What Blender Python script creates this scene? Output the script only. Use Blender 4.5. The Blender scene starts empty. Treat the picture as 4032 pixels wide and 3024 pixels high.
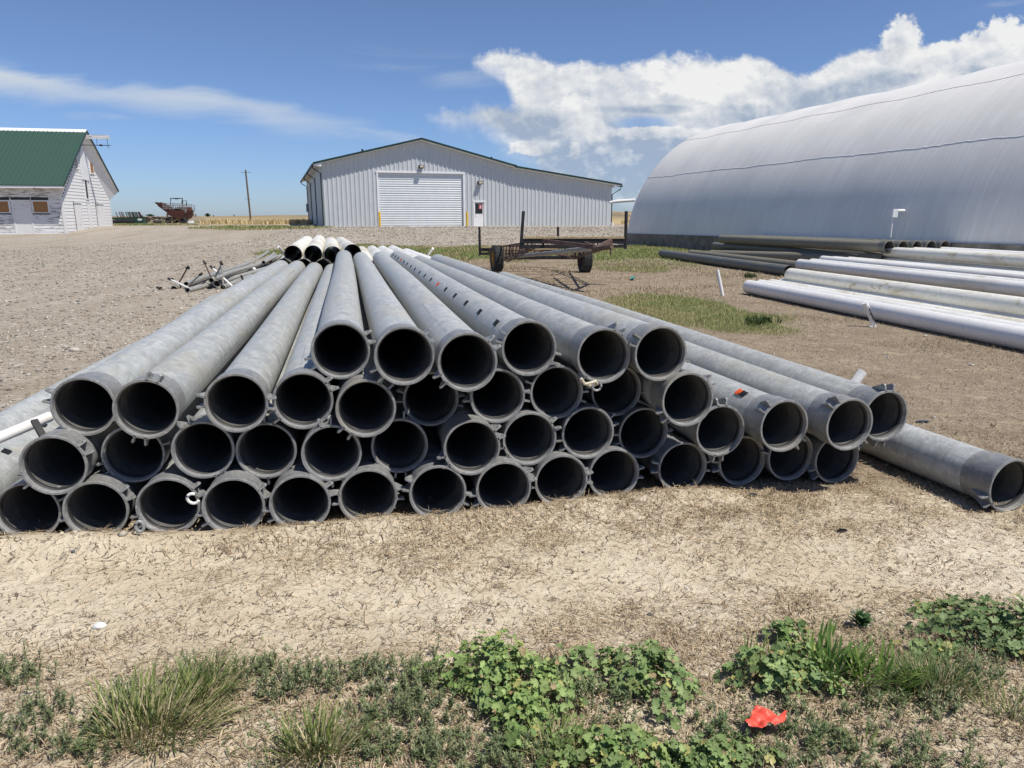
import bpy, math, random
import numpy as np
from mathutils import Vector, Matrix
R = math.radians
SC = bpy.context.scene
COL = SC.collection
rng = np.random.default_rng(7)
random.seed(7)

# ---------------------------------------------------------------- camera, sky, sun, exposure
F, CX, CY, HZ, H = 2850., 2016., 1512., 851., 1.55
TH = math.atan((CY - HZ) / F); cT, sT = math.cos(TH), math.sin(TH)
cam = bpy.data.cameras.new('camera'); camo = bpy.data.objects.new('camera', cam); COL.objects.link(camo)
cam.sensor_width = 36; cam.lens = 36 * F / 4032; cam.clip_start = .05; cam.clip_end = 20000
camo.location = (0, 0, H); camo.rotation_euler = (math.pi / 2 - TH, 0, 0)
SC.camera = camo
SC.view_settings.view_transform = 'Standard'; SC.view_settings.look = 'None'
SC.view_settings.exposure = 0.0; SC.view_settings.gamma = 1
SUN = Vector((.463, -.274, 1)).normalized()
SUN_EL = math.asin(SUN.z); SUN_AZ = math.atan2(SUN.x, SUN.y)
sl = bpy.data.lights.new('sun', 'SUN'); sl.energy = 5.0; sl.angle = R(.5); sl.color = (1, .945, .85)
so = bpy.data.objects.new('sun', sl); COL.objects.link(so); so.location = (20, -12, 40)
so.rotation_euler = SUN.to_track_quat('Z', 'Y').to_euler()

def ray(u, v):
    x = (u - CX) / F; y = -(v - CY) / F
    return np.array([x, cT + y * sT, y * cT - sT])
def at_z(u, v, z=0.):
    r = ray(u, v); t = (z - H) / r[2]; return np.array([0, 0, H]) + r * t
def at_y(u, v, Y):
    r = ray(u, v); t = Y / r[1]; return np.array([0, 0, H]) + r * t
def AE(u, v):
    r = ray(u, v); return r[0] / r[1], r[2] / r[1]

# ---------------------------------------------------------------- node helpers
class NT:
    def __init__(s, tree): s.t = tree; s.n = tree.nodes; s.l = tree.links
    def new(s, ty, **k):
        n = s.n.new(ty)
        for a, b in k.items(): setattr(n, a, b)
        return n
    def set(s, sock, v):
        if hasattr(v, 'is_output') or isinstance(v, bpy.types.NodeSocket): s.l.new(v, sock)
        elif isinstance(v, (tuple, list)) and len(v) == 3 and sock.type == 'RGBA': sock.default_value = (*v, 1)
        else: sock.default_value = v
    def m(s, op, a, b=None, c=None, clamp=False):
        n = s.new('ShaderNodeMath', operation=op, use_clamp=clamp)
        s.set(n.inputs[0], a)
        if b is not None: s.set(n.inputs[1], b)
        if c is not None: s.set(n.inputs[2], c)
        return n.outputs[0]
    def mix(s, f, a, b, bt='MIX'):
        n = s.new('ShaderNodeMix', data_type='RGBA', blend_type=bt)
        s.set(n.inputs['Factor'], f); s.set(n.inputs[6], a); s.set(n.inputs[7], b)
        return n.outputs[2]
    def ramp(s, v, a, b, lo=0., hi=1., smooth=True):
        n = s.new('ShaderNodeMapRange', interpolation_type='SMOOTHSTEP' if smooth else 'LINEAR')
        s.set(n.inputs[0], v); s.set(n.inputs[1], a); s.set(n.inputs[2], b); s.set(n.inputs[3], lo); s.set(n.inputs[4], hi)
        return n.outputs[0]
    def noise(s, vec, scale, detail=4, rough=.55, dist=0., out=0):
        n = s.new('ShaderNodeTexNoise'); s.set(n.inputs['Vector'], vec)
        n.inputs['Scale'].default_value = scale; n.inputs['Detail'].default_value = detail
        n.inputs['Roughness'].default_value = rough; n.inputs['Distortion'].default_value = dist
        return n.outputs[out]
    def vor(s, vec, scale, feature='F1', out='Distance', rnd=1.):
        n = s.new('ShaderNodeTexVoronoi', feature=feature); s.set(n.inputs['Vector'], vec)
        n.inputs['Scale'].default_value = scale; n.inputs['Randomness'].default_value = rnd
        return n.outputs[out]
    def map(s, vec, sc=(1, 1, 1), loc=(0, 0, 0), rot=(0, 0, 0)):
        n = s.new('ShaderNodeMapping'); s.set(n.inputs[0], vec)
        n.inputs['Scale'].default_value = sc; n.inputs['Rotation'].default_value = rot
        s.set(n.inputs['Location'], loc)
        return n.outputs[0]
    def bump(s, h, strength=.3, dist=.01, normal=None):
        n = s.new('ShaderNodeBump'); s.set(n.inputs['Height'], h)
        n.inputs['Strength'].default_value = strength; n.inputs['Distance'].default_value = dist
        if normal is not None: s.l.new(normal, n.inputs['Normal'])
        return n.outputs[0]

def material(name, col=(.5, .5, .5), rough=.6, metal=0., spec=.5):
    m = bpy.data.materials.new(name); m.use_nodes = True
    t = NT(m.node_tree); b = m.node_tree.nodes['Principled BSDF']
    b.inputs['Base Color'].default_value = (*col, 1); b.inputs['Roughness'].default_value = rough
    b.inputs['Metallic'].default_value = metal; b.inputs['Specular IOR Level'].default_value = spec
    return m, t, b
def geo(t): return t.new('ShaderNodeNewGeometry').outputs['Position']
def objc(t): return t.new('ShaderNodeTexCoord').outputs['Object']
def orand(t): return t.new('ShaderNodeObjectInfo').outputs['Random']
def rand_vec(t, base):
    n = t.new('ShaderNodeVectorMath', operation='ADD'); c = t.new('ShaderNodeCombineXYZ')
    r = orand(t)
    for i, k in enumerate((37.3, 91.7, 53.1)): t.set(c.inputs[i], t.m('MULTIPLY', r, k))
    t.l.new(base, n.inputs[0]); t.l.new(c.outputs[0], n.inputs[1]); return n.outputs[0]

# ---------------------------------------------------------------- world: sky + clouds laid out by direction
def build_world():
    w = bpy.data.worlds.new('World'); SC.world = w; w.use_nodes = True
    t = NT(w.node_tree); w.node_tree.nodes.clear()
    out = t.new('ShaderNodeOutputWorld'); bg = t.new('ShaderNodeBackground')
    sky = t.new('ShaderNodeTexSky', sky_type='NISHITA'); sky.sun_disc = False
    sky.sun_elevation = SUN_EL; sky.sun_rotation = SUN_AZ
    sky.air_density = 1.0; sky.dust_density = .9; sky.ozone_density = 3.0; sky.altitude = 1200
    bg.inputs['Strength'].default_value = .108
    tc = t.new('ShaderNodeTexCoord'); sp = t.new('ShaderNodeSeparateXYZ'); t.l.new(tc.outputs['Generated'], sp.inputs[0])
    X, Y, Z = sp.outputs
    Ys = t.m('MAXIMUM', Y, .05)
    A = t.m('DIVIDE', X, Ys); E = t.m('DIVIDE', Z, Ys)
    fwd = t.ramp(Y, .05, .3)
    cv = t.new('ShaderNodeCombineXYZ'); t.set(cv.inputs[0], A); t.set(cv.inputs[1], E); P = cv.outputs[0]
    Ps = t.map(P, (1, 1.25, 1))
    nb = t.noise(Ps, 7.5, 8, .58, .15)            # billows
    nb2 = t.noise(t.map(P, (1, 1.25, 1), (-.010, -.022, 0)), 7.5, 8, .58, .15)   # same, shifted towards the sun
    nf = t.noise(t.map(P, (1, 1.3, 1), (3.1, 1.7, 0)), 26, 5, .6)
    ns = t.noise(t.map(P, (2.2, 11, 1), (0, 0, 0), (0, 0, .1)), 2.2, 6, .6, .4)  # wisps
    c0 = lambda n: t.m('SUBTRACT', n, .5)
    def curve(pts, lo=-1.3, hi=1.3):
        n = t.new('ShaderNodeFloatCurve'); c = n.mapping.curves[0]
        q = sorted(((AE(u, v)[0] - lo) / (hi - lo), AE(u, v)[1]) for u, v in pts)
        q = [(max(0., min(1., a)), max(0., min(1., b))) for a, b in q]
        c.points[0].location = (0, q[0][1]); c.points[1].location = (1, q[-1][1])
        for a, b in q: c.points.new(a, b)
        for p in c.points: p.handle_type = 'AUTO'
        n.mapping.update()
        t.set(n.inputs['Value'], t.m('DIVIDE', t.m('SUBTRACT', A, lo), hi - lo)); return n.outputs[0]
    # left streak
    T1 = curve([(-900, 60), (-300, 180), (0, 223), (307, 300), (653, 327), (822, 334), (1000, 388), (1230, 442), (1491, 482), (1600, 560), (2300, 800)])
    B1 = curve([(-900, 330), (-300, 360), (0, 377), (307, 400), (653, 438), (884, 453), (1153, 523), (1345, 530), (1491, 486), (1600, 420), (2300, 200)])
    jt = t.m('MULTIPLY', c0(ns), .055)
    s1 = t.m('MULTIPLY', t.ramp(t.m('ADD', t.m('SUBTRACT', T1, E), jt), -.004, .02), t.ramp(t.m('SUBTRACT', t.m('SUBTRACT', E, B1), jt), -.012, .03))
    s1 = t.m('MULTIPLY', s1, t.ramp(A, AE(700, 400)[0], AE(1490, 480)[0], 1., .62))
    s1 = t.m('MULTIPLY', s1, t.ramp(ns, .25, .6, .72, .95))
    # thin wisps
    def ell(u, v, ru, rv, rot=0., soft=.6, jn=None, amt=0.):
        a, e = AE(u, v); ra, re = ru / F, rv / F
        dx = t.m('SUBTRACT', A, a); dy = t.m('SUBTRACT', E, e)
        cr, sr = math.cos(rot), math.sin(rot)
        x = t.m('DIVIDE', t.m('ADD', t.m('MULTIPLY', dx, cr), t.m('MULTIPLY', dy, sr)), ra)
        y = t.m('DIVIDE', t.m('SUBTRACT', t.m('MULTIPLY', dy, cr), t.m('MULTIPLY', dx, sr)), re)
        d = t.m('SQRT', t.m('ADD', t.m('MULTIPLY', x, x), t.m('MULTIPLY', y, y)))
        if jn is not None: d = t.m('ADD', d, t.m('MULTIPLY', c0(jn), -amt))
        return t.ramp(d, 1 - soft, 1 + soft * .3, 1., 0.)
    wsp = t.m('MAXIMUM', ell(1640, 260, 330, 60, -.12, .9, ns, 1.6), ell(1200, 500, 420, 45, -.15, .9, ns, 1.4))
    wsp = t.m('MAXIMUM', wsp, ell(1560, 540, 130, 22, -.15, .9, ns, 1.4))
    wsp = t.m('MAXIMUM', wsp, ell(380, 460, 150, 18, -.03, .9, ns, 1.2))
    wsp = t.m('MAXIMUM', wsp, ell(3960, 12, 130, 16, .2, .9, ns, 1.2))
    wsp = t.m('MULTIPLY', wsp, t.ramp(ns, .4, .75, 0., .5))
    # main bank
    T2 = curve([(1700, 600), (1800, 300), (1850, 235), (1992, 190), (2187, 228), (2450, 218), (2713, 203), (2874, 228), (3034, 226), (3160, 250), (3332, 190), (3480, 172), (3545, 122), (3600, 120), (3640, 156), (3732, 149), (3824, 137), (3904, 86), (4032, 66), (4600, 60)])
    B2 = curve([(1700, 120), (1800, 180), (1850, 255), (1980, 335), (2010, 400), (2080, 560), (2200, 800), (2600, 849), (4032, 849)])
    nh = t.noise(t.map(P, (1, 1.1, 1), (7.7, 2.2, 0)), 60, 5, .65)
    jb = t.m('ADD', t.m('MULTIPLY', c0(nb), .055), t.m('ADD', t.m('MULTIPLY', c0(nf), .034), t.m('MULTIPLY', c0(nh), .012)))
    top2 = t.m('ADD', t.m('SUBTRACT', T2, E), jb)
    m2 = t.m('MULTIPLY', t.ramp(top2, 0., .013), t.ramp(t.m('ADD', t.m('SUBTRACT', E, B2), jb), -.005, .03))
    m2 = t.m('MULTIPLY', m2, t.ramp(A, AE(1760, 300)[0], AE(1900, 300)[0]))
    T3 = curve([(1300, 700), (1500, 520), (1614, 446), (1763, 420), (2072, 392), (2300, 400), (3000, 400), (4032, 400)])
    B3 = curve([(1300, 250), (1500, 380), (1614, 452), (1706, 492), (1843, 550), (2100, 700), (2250, 800), (2500, 849), (4032, 849)])
    m3 = t.m('MULTIPLY', t.ramp(t.m('ADD', t.m('SUBTRACT', T3, E), jb), 0., .016), t.ramp(t.m('ADD', t.m('SUBTRACT', E, B3), jb), -.005, .05))
    hole = t.m('MAXIMUM', ell(2530, 487, 130, 34, 0, .6, nf, .6), ell(1950, 360, 70, 40, -.3, .6, nf, .6))
    m23 = t.m('MAXIMUM', m2, m3)
    m23 = t.m('MULTIPLY', m23, t.m('SUBTRACT', 1., t.m('MULTIPLY', hole, .75)))
    low = t.ramp(E, AE(2400, 640)[1], AE(2400, 400)[1])       # fades downwards into pale rain haze
    lowr = t.m('MULTIPLY', t.ramp(E, 0., AE(2400, 420)[1], .58, .97), 1.)
    dens = t.m('MULTIPLY', m23, lowr)
    dens = t.m('MULTIPLY', dens, t.ramp(nb, .2, .45, .88, 1.))
    # cumulus heads
    pj = t.m('ADD', t.m('MULTIPLY', nb, .35), t.m('ADD', t.m('MULTIPLY', nf, .5), t.m('MULTIPLY', nh, .25)))
    puf = ell(2275, 440, 85, 60, 0, .3, pj, 3.6)
    for a in ((2330, 520, 95, 40, 0.), (2105, 582, 90, 26, 0.), (2560, 520, 200, 22, 0.), (2262, 590, 22, 34, 0.), (3560, 160, 70, 75, .3), (2800, 330, 240, 60, -.1), (3700, 230, 150, 50, 0.), (3950, 190, 140, 90, 0.)):
        puf = t.m('MAXIMUM', puf, ell(*a, .3, pj, 3.6))
    gry = ell(2960, 420, 120, 70, 0, .6, pj, 3.)
    for a in ((3350, 360, 420, 50, .28), (3900, 270, 190, 60, .2), (2560, 430, 160, 18, 0), (3520, 200, 50, 60, 0), (2080, 480, 260, 60, -.2), (2620, 660, 600, 110, 0)):
        gry = t.m('MAXIMUM', gry, ell(*a, .7, pj, 3.))
    nf2 = t.noise(t.map(P, (1, 1.3, 1), (3.1 - .004, 1.7 - .009, 0)), 26, 5, .6)
    light = t.m('ADD', t.m('MULTIPLY', t.m('SUBTRACT', nb, nb2), 10.), t.m('MULTIPLY', t.m('SUBTRACT', nf, nf2), 7.))
    light = t.m('ADD', light, t.m('MULTIPLY', c0(nh), .5))
    shade = t.m('ADD', t.m('MULTIPLY', gry, .55), t.m('MULTIPLY', light, t.ramp(low, 0, 1, -.34, -.2)))
    shade = t.m('ADD', shade, t.m('MULTIPLY', t.m('SUBTRACT', 1., low), .22))
    shade = t.m('SUBTRACT', shade, t.m('MULTIPLY', puf, .25))
    shade = t.m('ADD', shade, t.ramp(nb, .35, .65, .26, .12))
    shade = t.m('ADD', shade, t.m('MULTIPLY', t.m('SUBTRACT', 1., t.ramp(E, AE(2400, 480)[1], AE(2400, 250)[1])), .16), clamp=True)
    ccol = t.mix(shade, (8.2, 8.2, 8.1), (3.4, 4.1, 5.2))
    a_all = t.m('MAXIMUM', t.m('MULTIPLY', puf, .95), dens)
    thin = t.m('MAXIMUM', s1, wsp)
    sk = t.new('ShaderNodeMix', data_type='RGBA', blend_type='MULTIPLY'); sk.inputs['Factor'].default_value = 1
    t.l.new(sky.outputs[0], sk.inputs[6]); t.l.new(t.mix(t.ramp(Z, 0., .28), (.66, .80, 1.10), (.80, .85, 1.0)), sk.inputs[7])
    c = t.mix(t.m('MULTIPLY', thin, fwd), sk.outputs[2], (6.0, 6.5, 7.0))
    c = t.mix(t.m('MULTIPLY', a_all, fwd), c, ccol)
    t.l.new(c, bg.inputs[0]); t.l.new(bg.outputs[0], out.inputs[0])
    w.cycles.sampling_method = 'MANUAL'; w.cycles.sample_map_resolution = 512
build_world()

# ---------------------------------------------------------------- mesh helpers
def basis(d):
    d = np.asarray(d, float); d = d / np.linalg.norm(d)
    a = np.array([0, 0, 1.]) if abs(d[2]) < .9 else np.array([1., 0, 0])
    x = np.cross(a, d); x /= np.linalg.norm(x); return x, np.cross(d, x), d
class MB:
    def __init__(s): s.v = []; s.f = []; s.c = []; s.n = 0
    def add(s, v, f, col=None):
        v = np.asarray(v, float).reshape(-1, 3)
        s.v.append(v); s.f += [tuple(i + s.n for i in q) for q in f]; s.n += len(v)
        s.c.append(np.tile((1, 1, 1, 1) if col is None else (*col, 1), (len(v), 1)))
        return s
    def box(s, lo, hi, col=None):
        x0, y0, z0 = lo; x1, y1, z1 = hi
        v = [(x0, y0, z0), (x1, y0, z0), (x1, y1, z0), (x0, y1, z0), (x0, y0, z1), (x1, y0, z1), (x1, y1, z1), (x0, y1, z1)]
        return s.add(v, [(0, 3, 2, 1), (4, 5, 6, 7), (0, 1, 5, 4), (1, 2, 6, 5), (2, 3, 7, 6), (3, 0, 4, 7)], col)
    def beam(s, a, b, w, h, col=None, up=None):
        a, b = np.asarray(a, float), np.asarray(b, float); x, y, d = basis(b - a)
        v = [p + sx * x * w / 2 + sy * y * h / 2 for p in (a, b) for sx, sy in ((-1, -1), (1, -1), (1, 1), (-1, 1))]
        return s.add(v, [(0, 3, 2, 1), (4, 5, 6, 7), (0, 1, 5, 4), (1, 2, 6, 5), (2, 3, 7, 6), (3, 0, 4, 7)], col)
    def tube(s, pts, r, n=10, cap=True, col=None, r_in=None):
        pts = [np.asarray(p, float) for p in pts]; rs = r if isinstance(r, (list, tuple)) else [r] * len(pts)
        V = []; fs = []
        for i, p in enumerate(pts):
            d = pts[min(i + 1, len(pts) - 1)] - pts[max(i - 1, 0)]; x, y, _ = basis(d)
            V += [p + rs[i] * (math.cos(2 * math.pi * k / n) * x + math.sin(2 * math.pi * k / n) * y) for k in range(n)]
        for i in range(len(pts) - 1):
            for k in range(n): fs.append((i * n + k, i * n + (k + 1) % n, (i + 1) * n + (k + 1) % n, (i + 1) * n + k))
        if cap and r_in is None: fs.append(tuple(range(n))[::-1]); fs.append(tuple((len(pts) - 1) * n + k for k in range(n)))
        if r_in is not None:
            m = len(V); L = len(pts)
            for i, p in enumerate(pts):
                d = pts[min(i + 1, L - 1)] - pts[max(i - 1, 0)]; x, y, _ = basis(d)
                V += [p + r_in * (math.cos(2 * math.pi * k / n) * x + math.sin(2 * math.pi * k / n) * y) for k in range(n)]
            for i in range(L - 1):
                for k in range(n): fs.append((m + i * n + k, m + (i + 1) * n + k, m + (i + 1) * n + (k + 1) % n, m + i * n + (k + 1) % n))
            for k in range(n):
                k2 = (k + 1) % n
                fs.append((k, m + k, m + k2, k2)); q = (L - 1) * n; fs.append((q + k, q + k2, m + q + k2, m + q + k))
        return s.add(V, fs, col)
    def lathe(s, prof, n=48, axis='y', closed=False, col=None):
        # prof: list of (radius, y)
        V = [(r * math.cos(2 * math.pi * k / n), y, r * math.sin(2 * math.pi * k / n)) for r, y in prof for k in range(n)]
        fs = []
        m = len(prof)
        for i in range(m if closed else m - 1):
            j = (i + 1) % m
            for k in range(n): fs.append((i * n + k, j * n + k, j * n + (k + 1) % n, i * n + (k + 1) % n))
        return s.add(V, fs, col)
    def prism(s, poly, a, b, axis=1, col=None):
        # poly in the two other axes, extruded from a to b along axis
        n = len(poly); V = []
        for q in (a, b):
            for p in poly:
                c = list(p); c.insert(axis, q); V.append(c)
        return s.add(V, [tuple(range(n)), tuple(range(2 * n - 1, n - 1, -1))] + [(i, i + n, (i + 1) % n + n, (i + 1) % n) for i in range(n)], col)
    def mesh(s, name, smooth=False, ang=None, fix=True):
        v = np.concatenate(s.v) if s.v else np.zeros((0, 3))
        me = bpy.data.meshes.new(name); me.from_pydata(v.tolist(), [], s.f)
        ca = me.color_attributes.new('Col', 'FLOAT_COLOR', 'POINT'); ca.data.foreach_set('color', np.concatenate(s.c).ravel())
        if fix:
            import bmesh
            bm = bmesh.new(); bm.from_mesh(me); bmesh.ops.recalc_face_normals(bm, faces=bm.faces); bm.to_mesh(me); bm.free()
        if smooth:
            me.polygons.foreach_set('use_smooth', [True] * len(me.polygons))
            if ang is not None: me.set_sharp_from_angle(angle=R(ang))
        return me
def raw_mesh(name, V, Q, C=None, smooth=False):
    """V (n,3), Q (m,4) or (m,3) arrays"""
    me = bpy.data.meshes.new(name); k = Q.shape[1]
    me.vertices.add(len(V)); me.vertices.foreach_set('co', V.astype(np.float32).ravel())
    me.loops.add(Q.size); me.loops.foreach_set('vertex_index', Q.astype(np.int32).ravel())
    me.polygons.add(len(Q)); me.polygons.foreach_set('loop_start', np.arange(0, Q.size, k, dtype=np.int32))
    me.update(calc_edges=True)
    if smooth: me.polygons.foreach_set('use_smooth', np.ones(len(Q), bool))
    if C is not None:
        ca = me.color_attributes.new('Col', 'FLOAT_COLOR', 'POINT')
        ca.data.foreach_set('color', np.concatenate([C, np.ones((len(C), 1))], 1).astype(np.float32).ravel())
    return me
def tag(o, label=None, cat=None, group=None, kind=None):
    if label: o['label'] = label
    if cat: o['category'] = cat
    if group: o['group'] = group
    if kind: o['kind'] = kind
    return o
def put(name, me, mat, parent=None, loc=None, label=None, cat=None, group=None, kind=None):
    if isinstance(me, MB): me = me.mesh(name)
    o = bpy.data.objects.new(name, me); COL.objects.link(o)
    if mat is not None and not me.materials: me.materials.append(mat)
    if parent is not None: o.parent = parent
    if loc is not None: o.location = loc
    return tag(o, label, cat, group, kind)
def empty(name, loc=(0, 0, 0), rz=0., label=None, cat=None, group=None):
    o = bpy.data.objects.new(name, None); COL.objects.link(o); o.location = loc; o.rotation_euler = (0, 0, rz)
    o.empty_display_size = .2
    return tag(o, label, cat, group)

# value noise for geometry
_T = rng.random((256, 256))
def vn(x, y):
    xi = np.floor(x).astype(int); yi = np.floor(y).astype(int); fx = x - xi; fy = y - yi
    fx = fx * fx * (3 - 2 * fx); fy = fy * fy * (3 - 2 * fy)
    g = lambda a, b: _T[a % 256, b % 256]
    return (g(xi, yi) * (1 - fx) + g(xi + 1, yi) * fx) * (1 - fy) + (g(xi, yi + 1) * (1 - fx) + g(xi + 1, yi + 1) * fx) * fy
def fbm(x, y, o=4):
    s = 0; a = .5
    for i in range(o): s = s + a * vn(x * 2 ** i + 17.3 * i, y * 2 ** i + 5.1 * i); a *= .5
    return s
def sst(a, b, x):
    t = np.clip((x - a) / (b - a), 0, 1); return t * t * (3 - 2 * t)

# ---------------------------------------------------------------- ground
MLX = [-6, -2.4, -1.4, -.4, .57, 1.35, 1.93, 6]; MLY = [3.2, 3.31, 3.37, 3.55, 3.84, 4.0, 4.08, 4.6]
def ground_h(x, y):
    x = np.asarray(x, float); y = np.asarray(y, float)
    z = .76 * sst(40, 58, y) - .18 * sst(80, 105, y) + .35 * sst(130, 220, y)
    d = np.hypot(x, y)
    far = sst(2, 8, d)
    z = z + (fbm(x * .25, y * .25, 3) - .44) * .10 * sst(5, 25, d) * (1 - .8 * sst(100, 300, d))
    z = z + (fbm(x * 1.7 + 9, y * 1.7, 4) - .46) * .035 * (1 - sst(6, 12, d)) * (1 - .75 * np.exp(-((y - 3.8) / .9) ** 2))
    z = z + (vn(x * 9, y * 9) - .5) * .010 * (1 - sst(4, 7, d))
    z = z + (vn(x * 22, y * 22) - .5) * .006 * (1 - sst(3, 5, d))
    ml = np.interp(x, MLX, MLY)
    mound = .062 * np.exp(-((y - ml + .13) / .12) ** 2) * (.7 + .6 * vn(x * 5, y * 3)) * (1 - sst(1.0, 1.5, x)) * sst(-4.5, -3, x)
    return z + mound + .05 * sst(2.7, 1.9, y) * vn(x * 2.2, y * 2.2)
def spaced(lo, hi, c0, c1, h0, gr):
    a = list(np.arange(c0, c1, h0)); h = h0
    while a[-1] < hi: h *= gr; a.append(a[-1] + h)
    h = h0; b = [c0]
    while b[-1] > lo: h *= gr; b.append(b[-1] - h)
    return np.array(b[:0:-1] + a)
xs = spaced(-5000, 5000, -4, 4, .03, 1.045); ys = spaced(-60, 6000, 1.3, 5.2, .03, 1.045)
GX, GY = np.meshgrid(xs, ys); GZ = ground_h(GX, GY)
V = np.stack([GX, GY, GZ], -1).reshape(-1, 3); nx, ny = len(xs), len(ys)
i, j = np.meshgrid(np.arange(nx - 1), np.arange(ny - 1)); q = (j * nx + i).ravel()
Q = np.stack([q, q + 1, q + nx + 1, q + nx], 1)
def grass_zone(x, y):
    """green cover 0..1"""
    n = fbm(x * .6 + 3, y * .35, 4) - .47
    g = sst(24.5, 28, y + 10 * n) * (1 - sst(37, 40, y + 6 * n)) * sst(-9.5, -6.5, x + 6 * n)                # strip in front of the pad
    g = np.maximum(g, .45 * sst(20, 24, y + 14 * n) * (1 - sst(26, 30, y)) * sst(0, 2.5, x + 5 * n) * (1 - sst(8, 11, x)))
    e = ((x - 3.15 - (12.2 - y) * .12) / 1.35) ** 2 + ((y - 12.0) / 2.6) ** 2                                   # patch beside the white pipes
    g = np.maximum(g, sst(1.5, .1, e - n * 4.5 - 1.6 * (fbm(x * 3, y * 2, 3) - .45)))
    e = ((x - 4.2) / 1.3) ** 2 + ((y - 22) / 1.7) ** 2
    g = np.maximum(g, .7 * sst(1.4, .3, e - n * 4))
    e = ((x + 9.3) / 1.9) ** 2 + ((y - 35.5) / 5) ** 2
    g = np.maximum(g, .8 * sst(1.2, .6, e - n * 3))
    e = ((x + 19) / 5) ** 2 + ((y - 55.5) / 3.2) ** 2
    g = np.maximum(g, .7 * sst(1.1, .8, e - n * 1.5))
    e = ((x + 38) / 10.5) ** 2 + ((y - 66) / 2.6) ** 2
    g = np.maximum(g, sst(1.1, .8, e - n * .8))
    g = np.maximum(g, .95 * sst(84, 92, y) * (1 - sst(120, 150, y + x * .4)) * sst(-.15, -.34, (x / np.maximum(y, 1)) * 1. ) * (x / np.maximum(y, 1) < -.1))
    return np.clip(g, 0, 1)
def gravel_zone(x, y):
    n = fbm(x * .5, y * .5 + 7, 4) - .47
    g = sst(37.5, 41, y + 7 * n - .15 * np.maximum(x, 0)) * (1 - sst(70, 78, y + 8 * n))
    left = sst(3.9, 6., y + 2 * n) * sst(-2.3, -3.6, x + .23 * np.minimum(y - 3.6, 9.5) + .04 * np.maximum(y - 13, 0) + 2.5 * n) * (1 - sst(68, 74, y)) * (.62 + .38 * sst(6, 13, y))
    return np.clip(np.maximum(g, left), 0, 1)
def wheat_zone(x, y):
    n = fbm(x * .1, y * .1, 3) - .45
    return sst(69, 73, y + 10 * n) * (x / np.maximum(y, 1) > -.42)
def pale_zone(x, y):
    n = fbm(x * .9, y * .9 + 3, 4) - .47
    ml = np.interp(x, MLX, MLY)
    p = 1 - sst(ml - .35, ml + .35, y + .8 * n)
    p = p * (1 - .35 * sst(1.2, 3, x + n)) 
    return np.maximum(p, .25 * (1 - sst(4, 9, y + 3 * n)))
def litter_zone(x, y):
    n = fbm(x * 1.6, y * 1.6, 4) - .47
    ml = np.interp(x, MLX, MLY)
    l = np.exp(-((y - ml + .22) / (.3 + .16 * sst(0, 2, x))) ** 2) * sst(-1.8, .7, x + 2 * n)
    w = 1 - sst(2.1, 2.6, y - .12 * np.maximum(x, 0) + 1.2 * n)
    return np.clip(np.maximum(l * .95, w * .8) + .10 + .9 * np.clip(n, 0, 1), 0, 1)
x_, y_ = V[:, 0], V[:, 1]
gme = raw_mesh('ground', V, Q, None, True)
a1 = gme.color_attributes.new('Zone', 'FLOAT_COLOR', 'POINT')
a1.data.foreach_set('color', np.stack([grass_zone(x_, y_), gravel_zone(x_, y_), wheat_zone(x_, y_), pale_zone(x_, y_)], 1).astype(np.float32).ravel())
a2 = gme.color_attributes.new('Zone2', 'FLOAT_COLOR', 'POINT')
lz = litter_zone(x_, y_)
a2.data.foreach_set('color', np.stack([lz, lz, lz, np.ones_like(lz)], 1).astype(np.float32).ravel())

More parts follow.
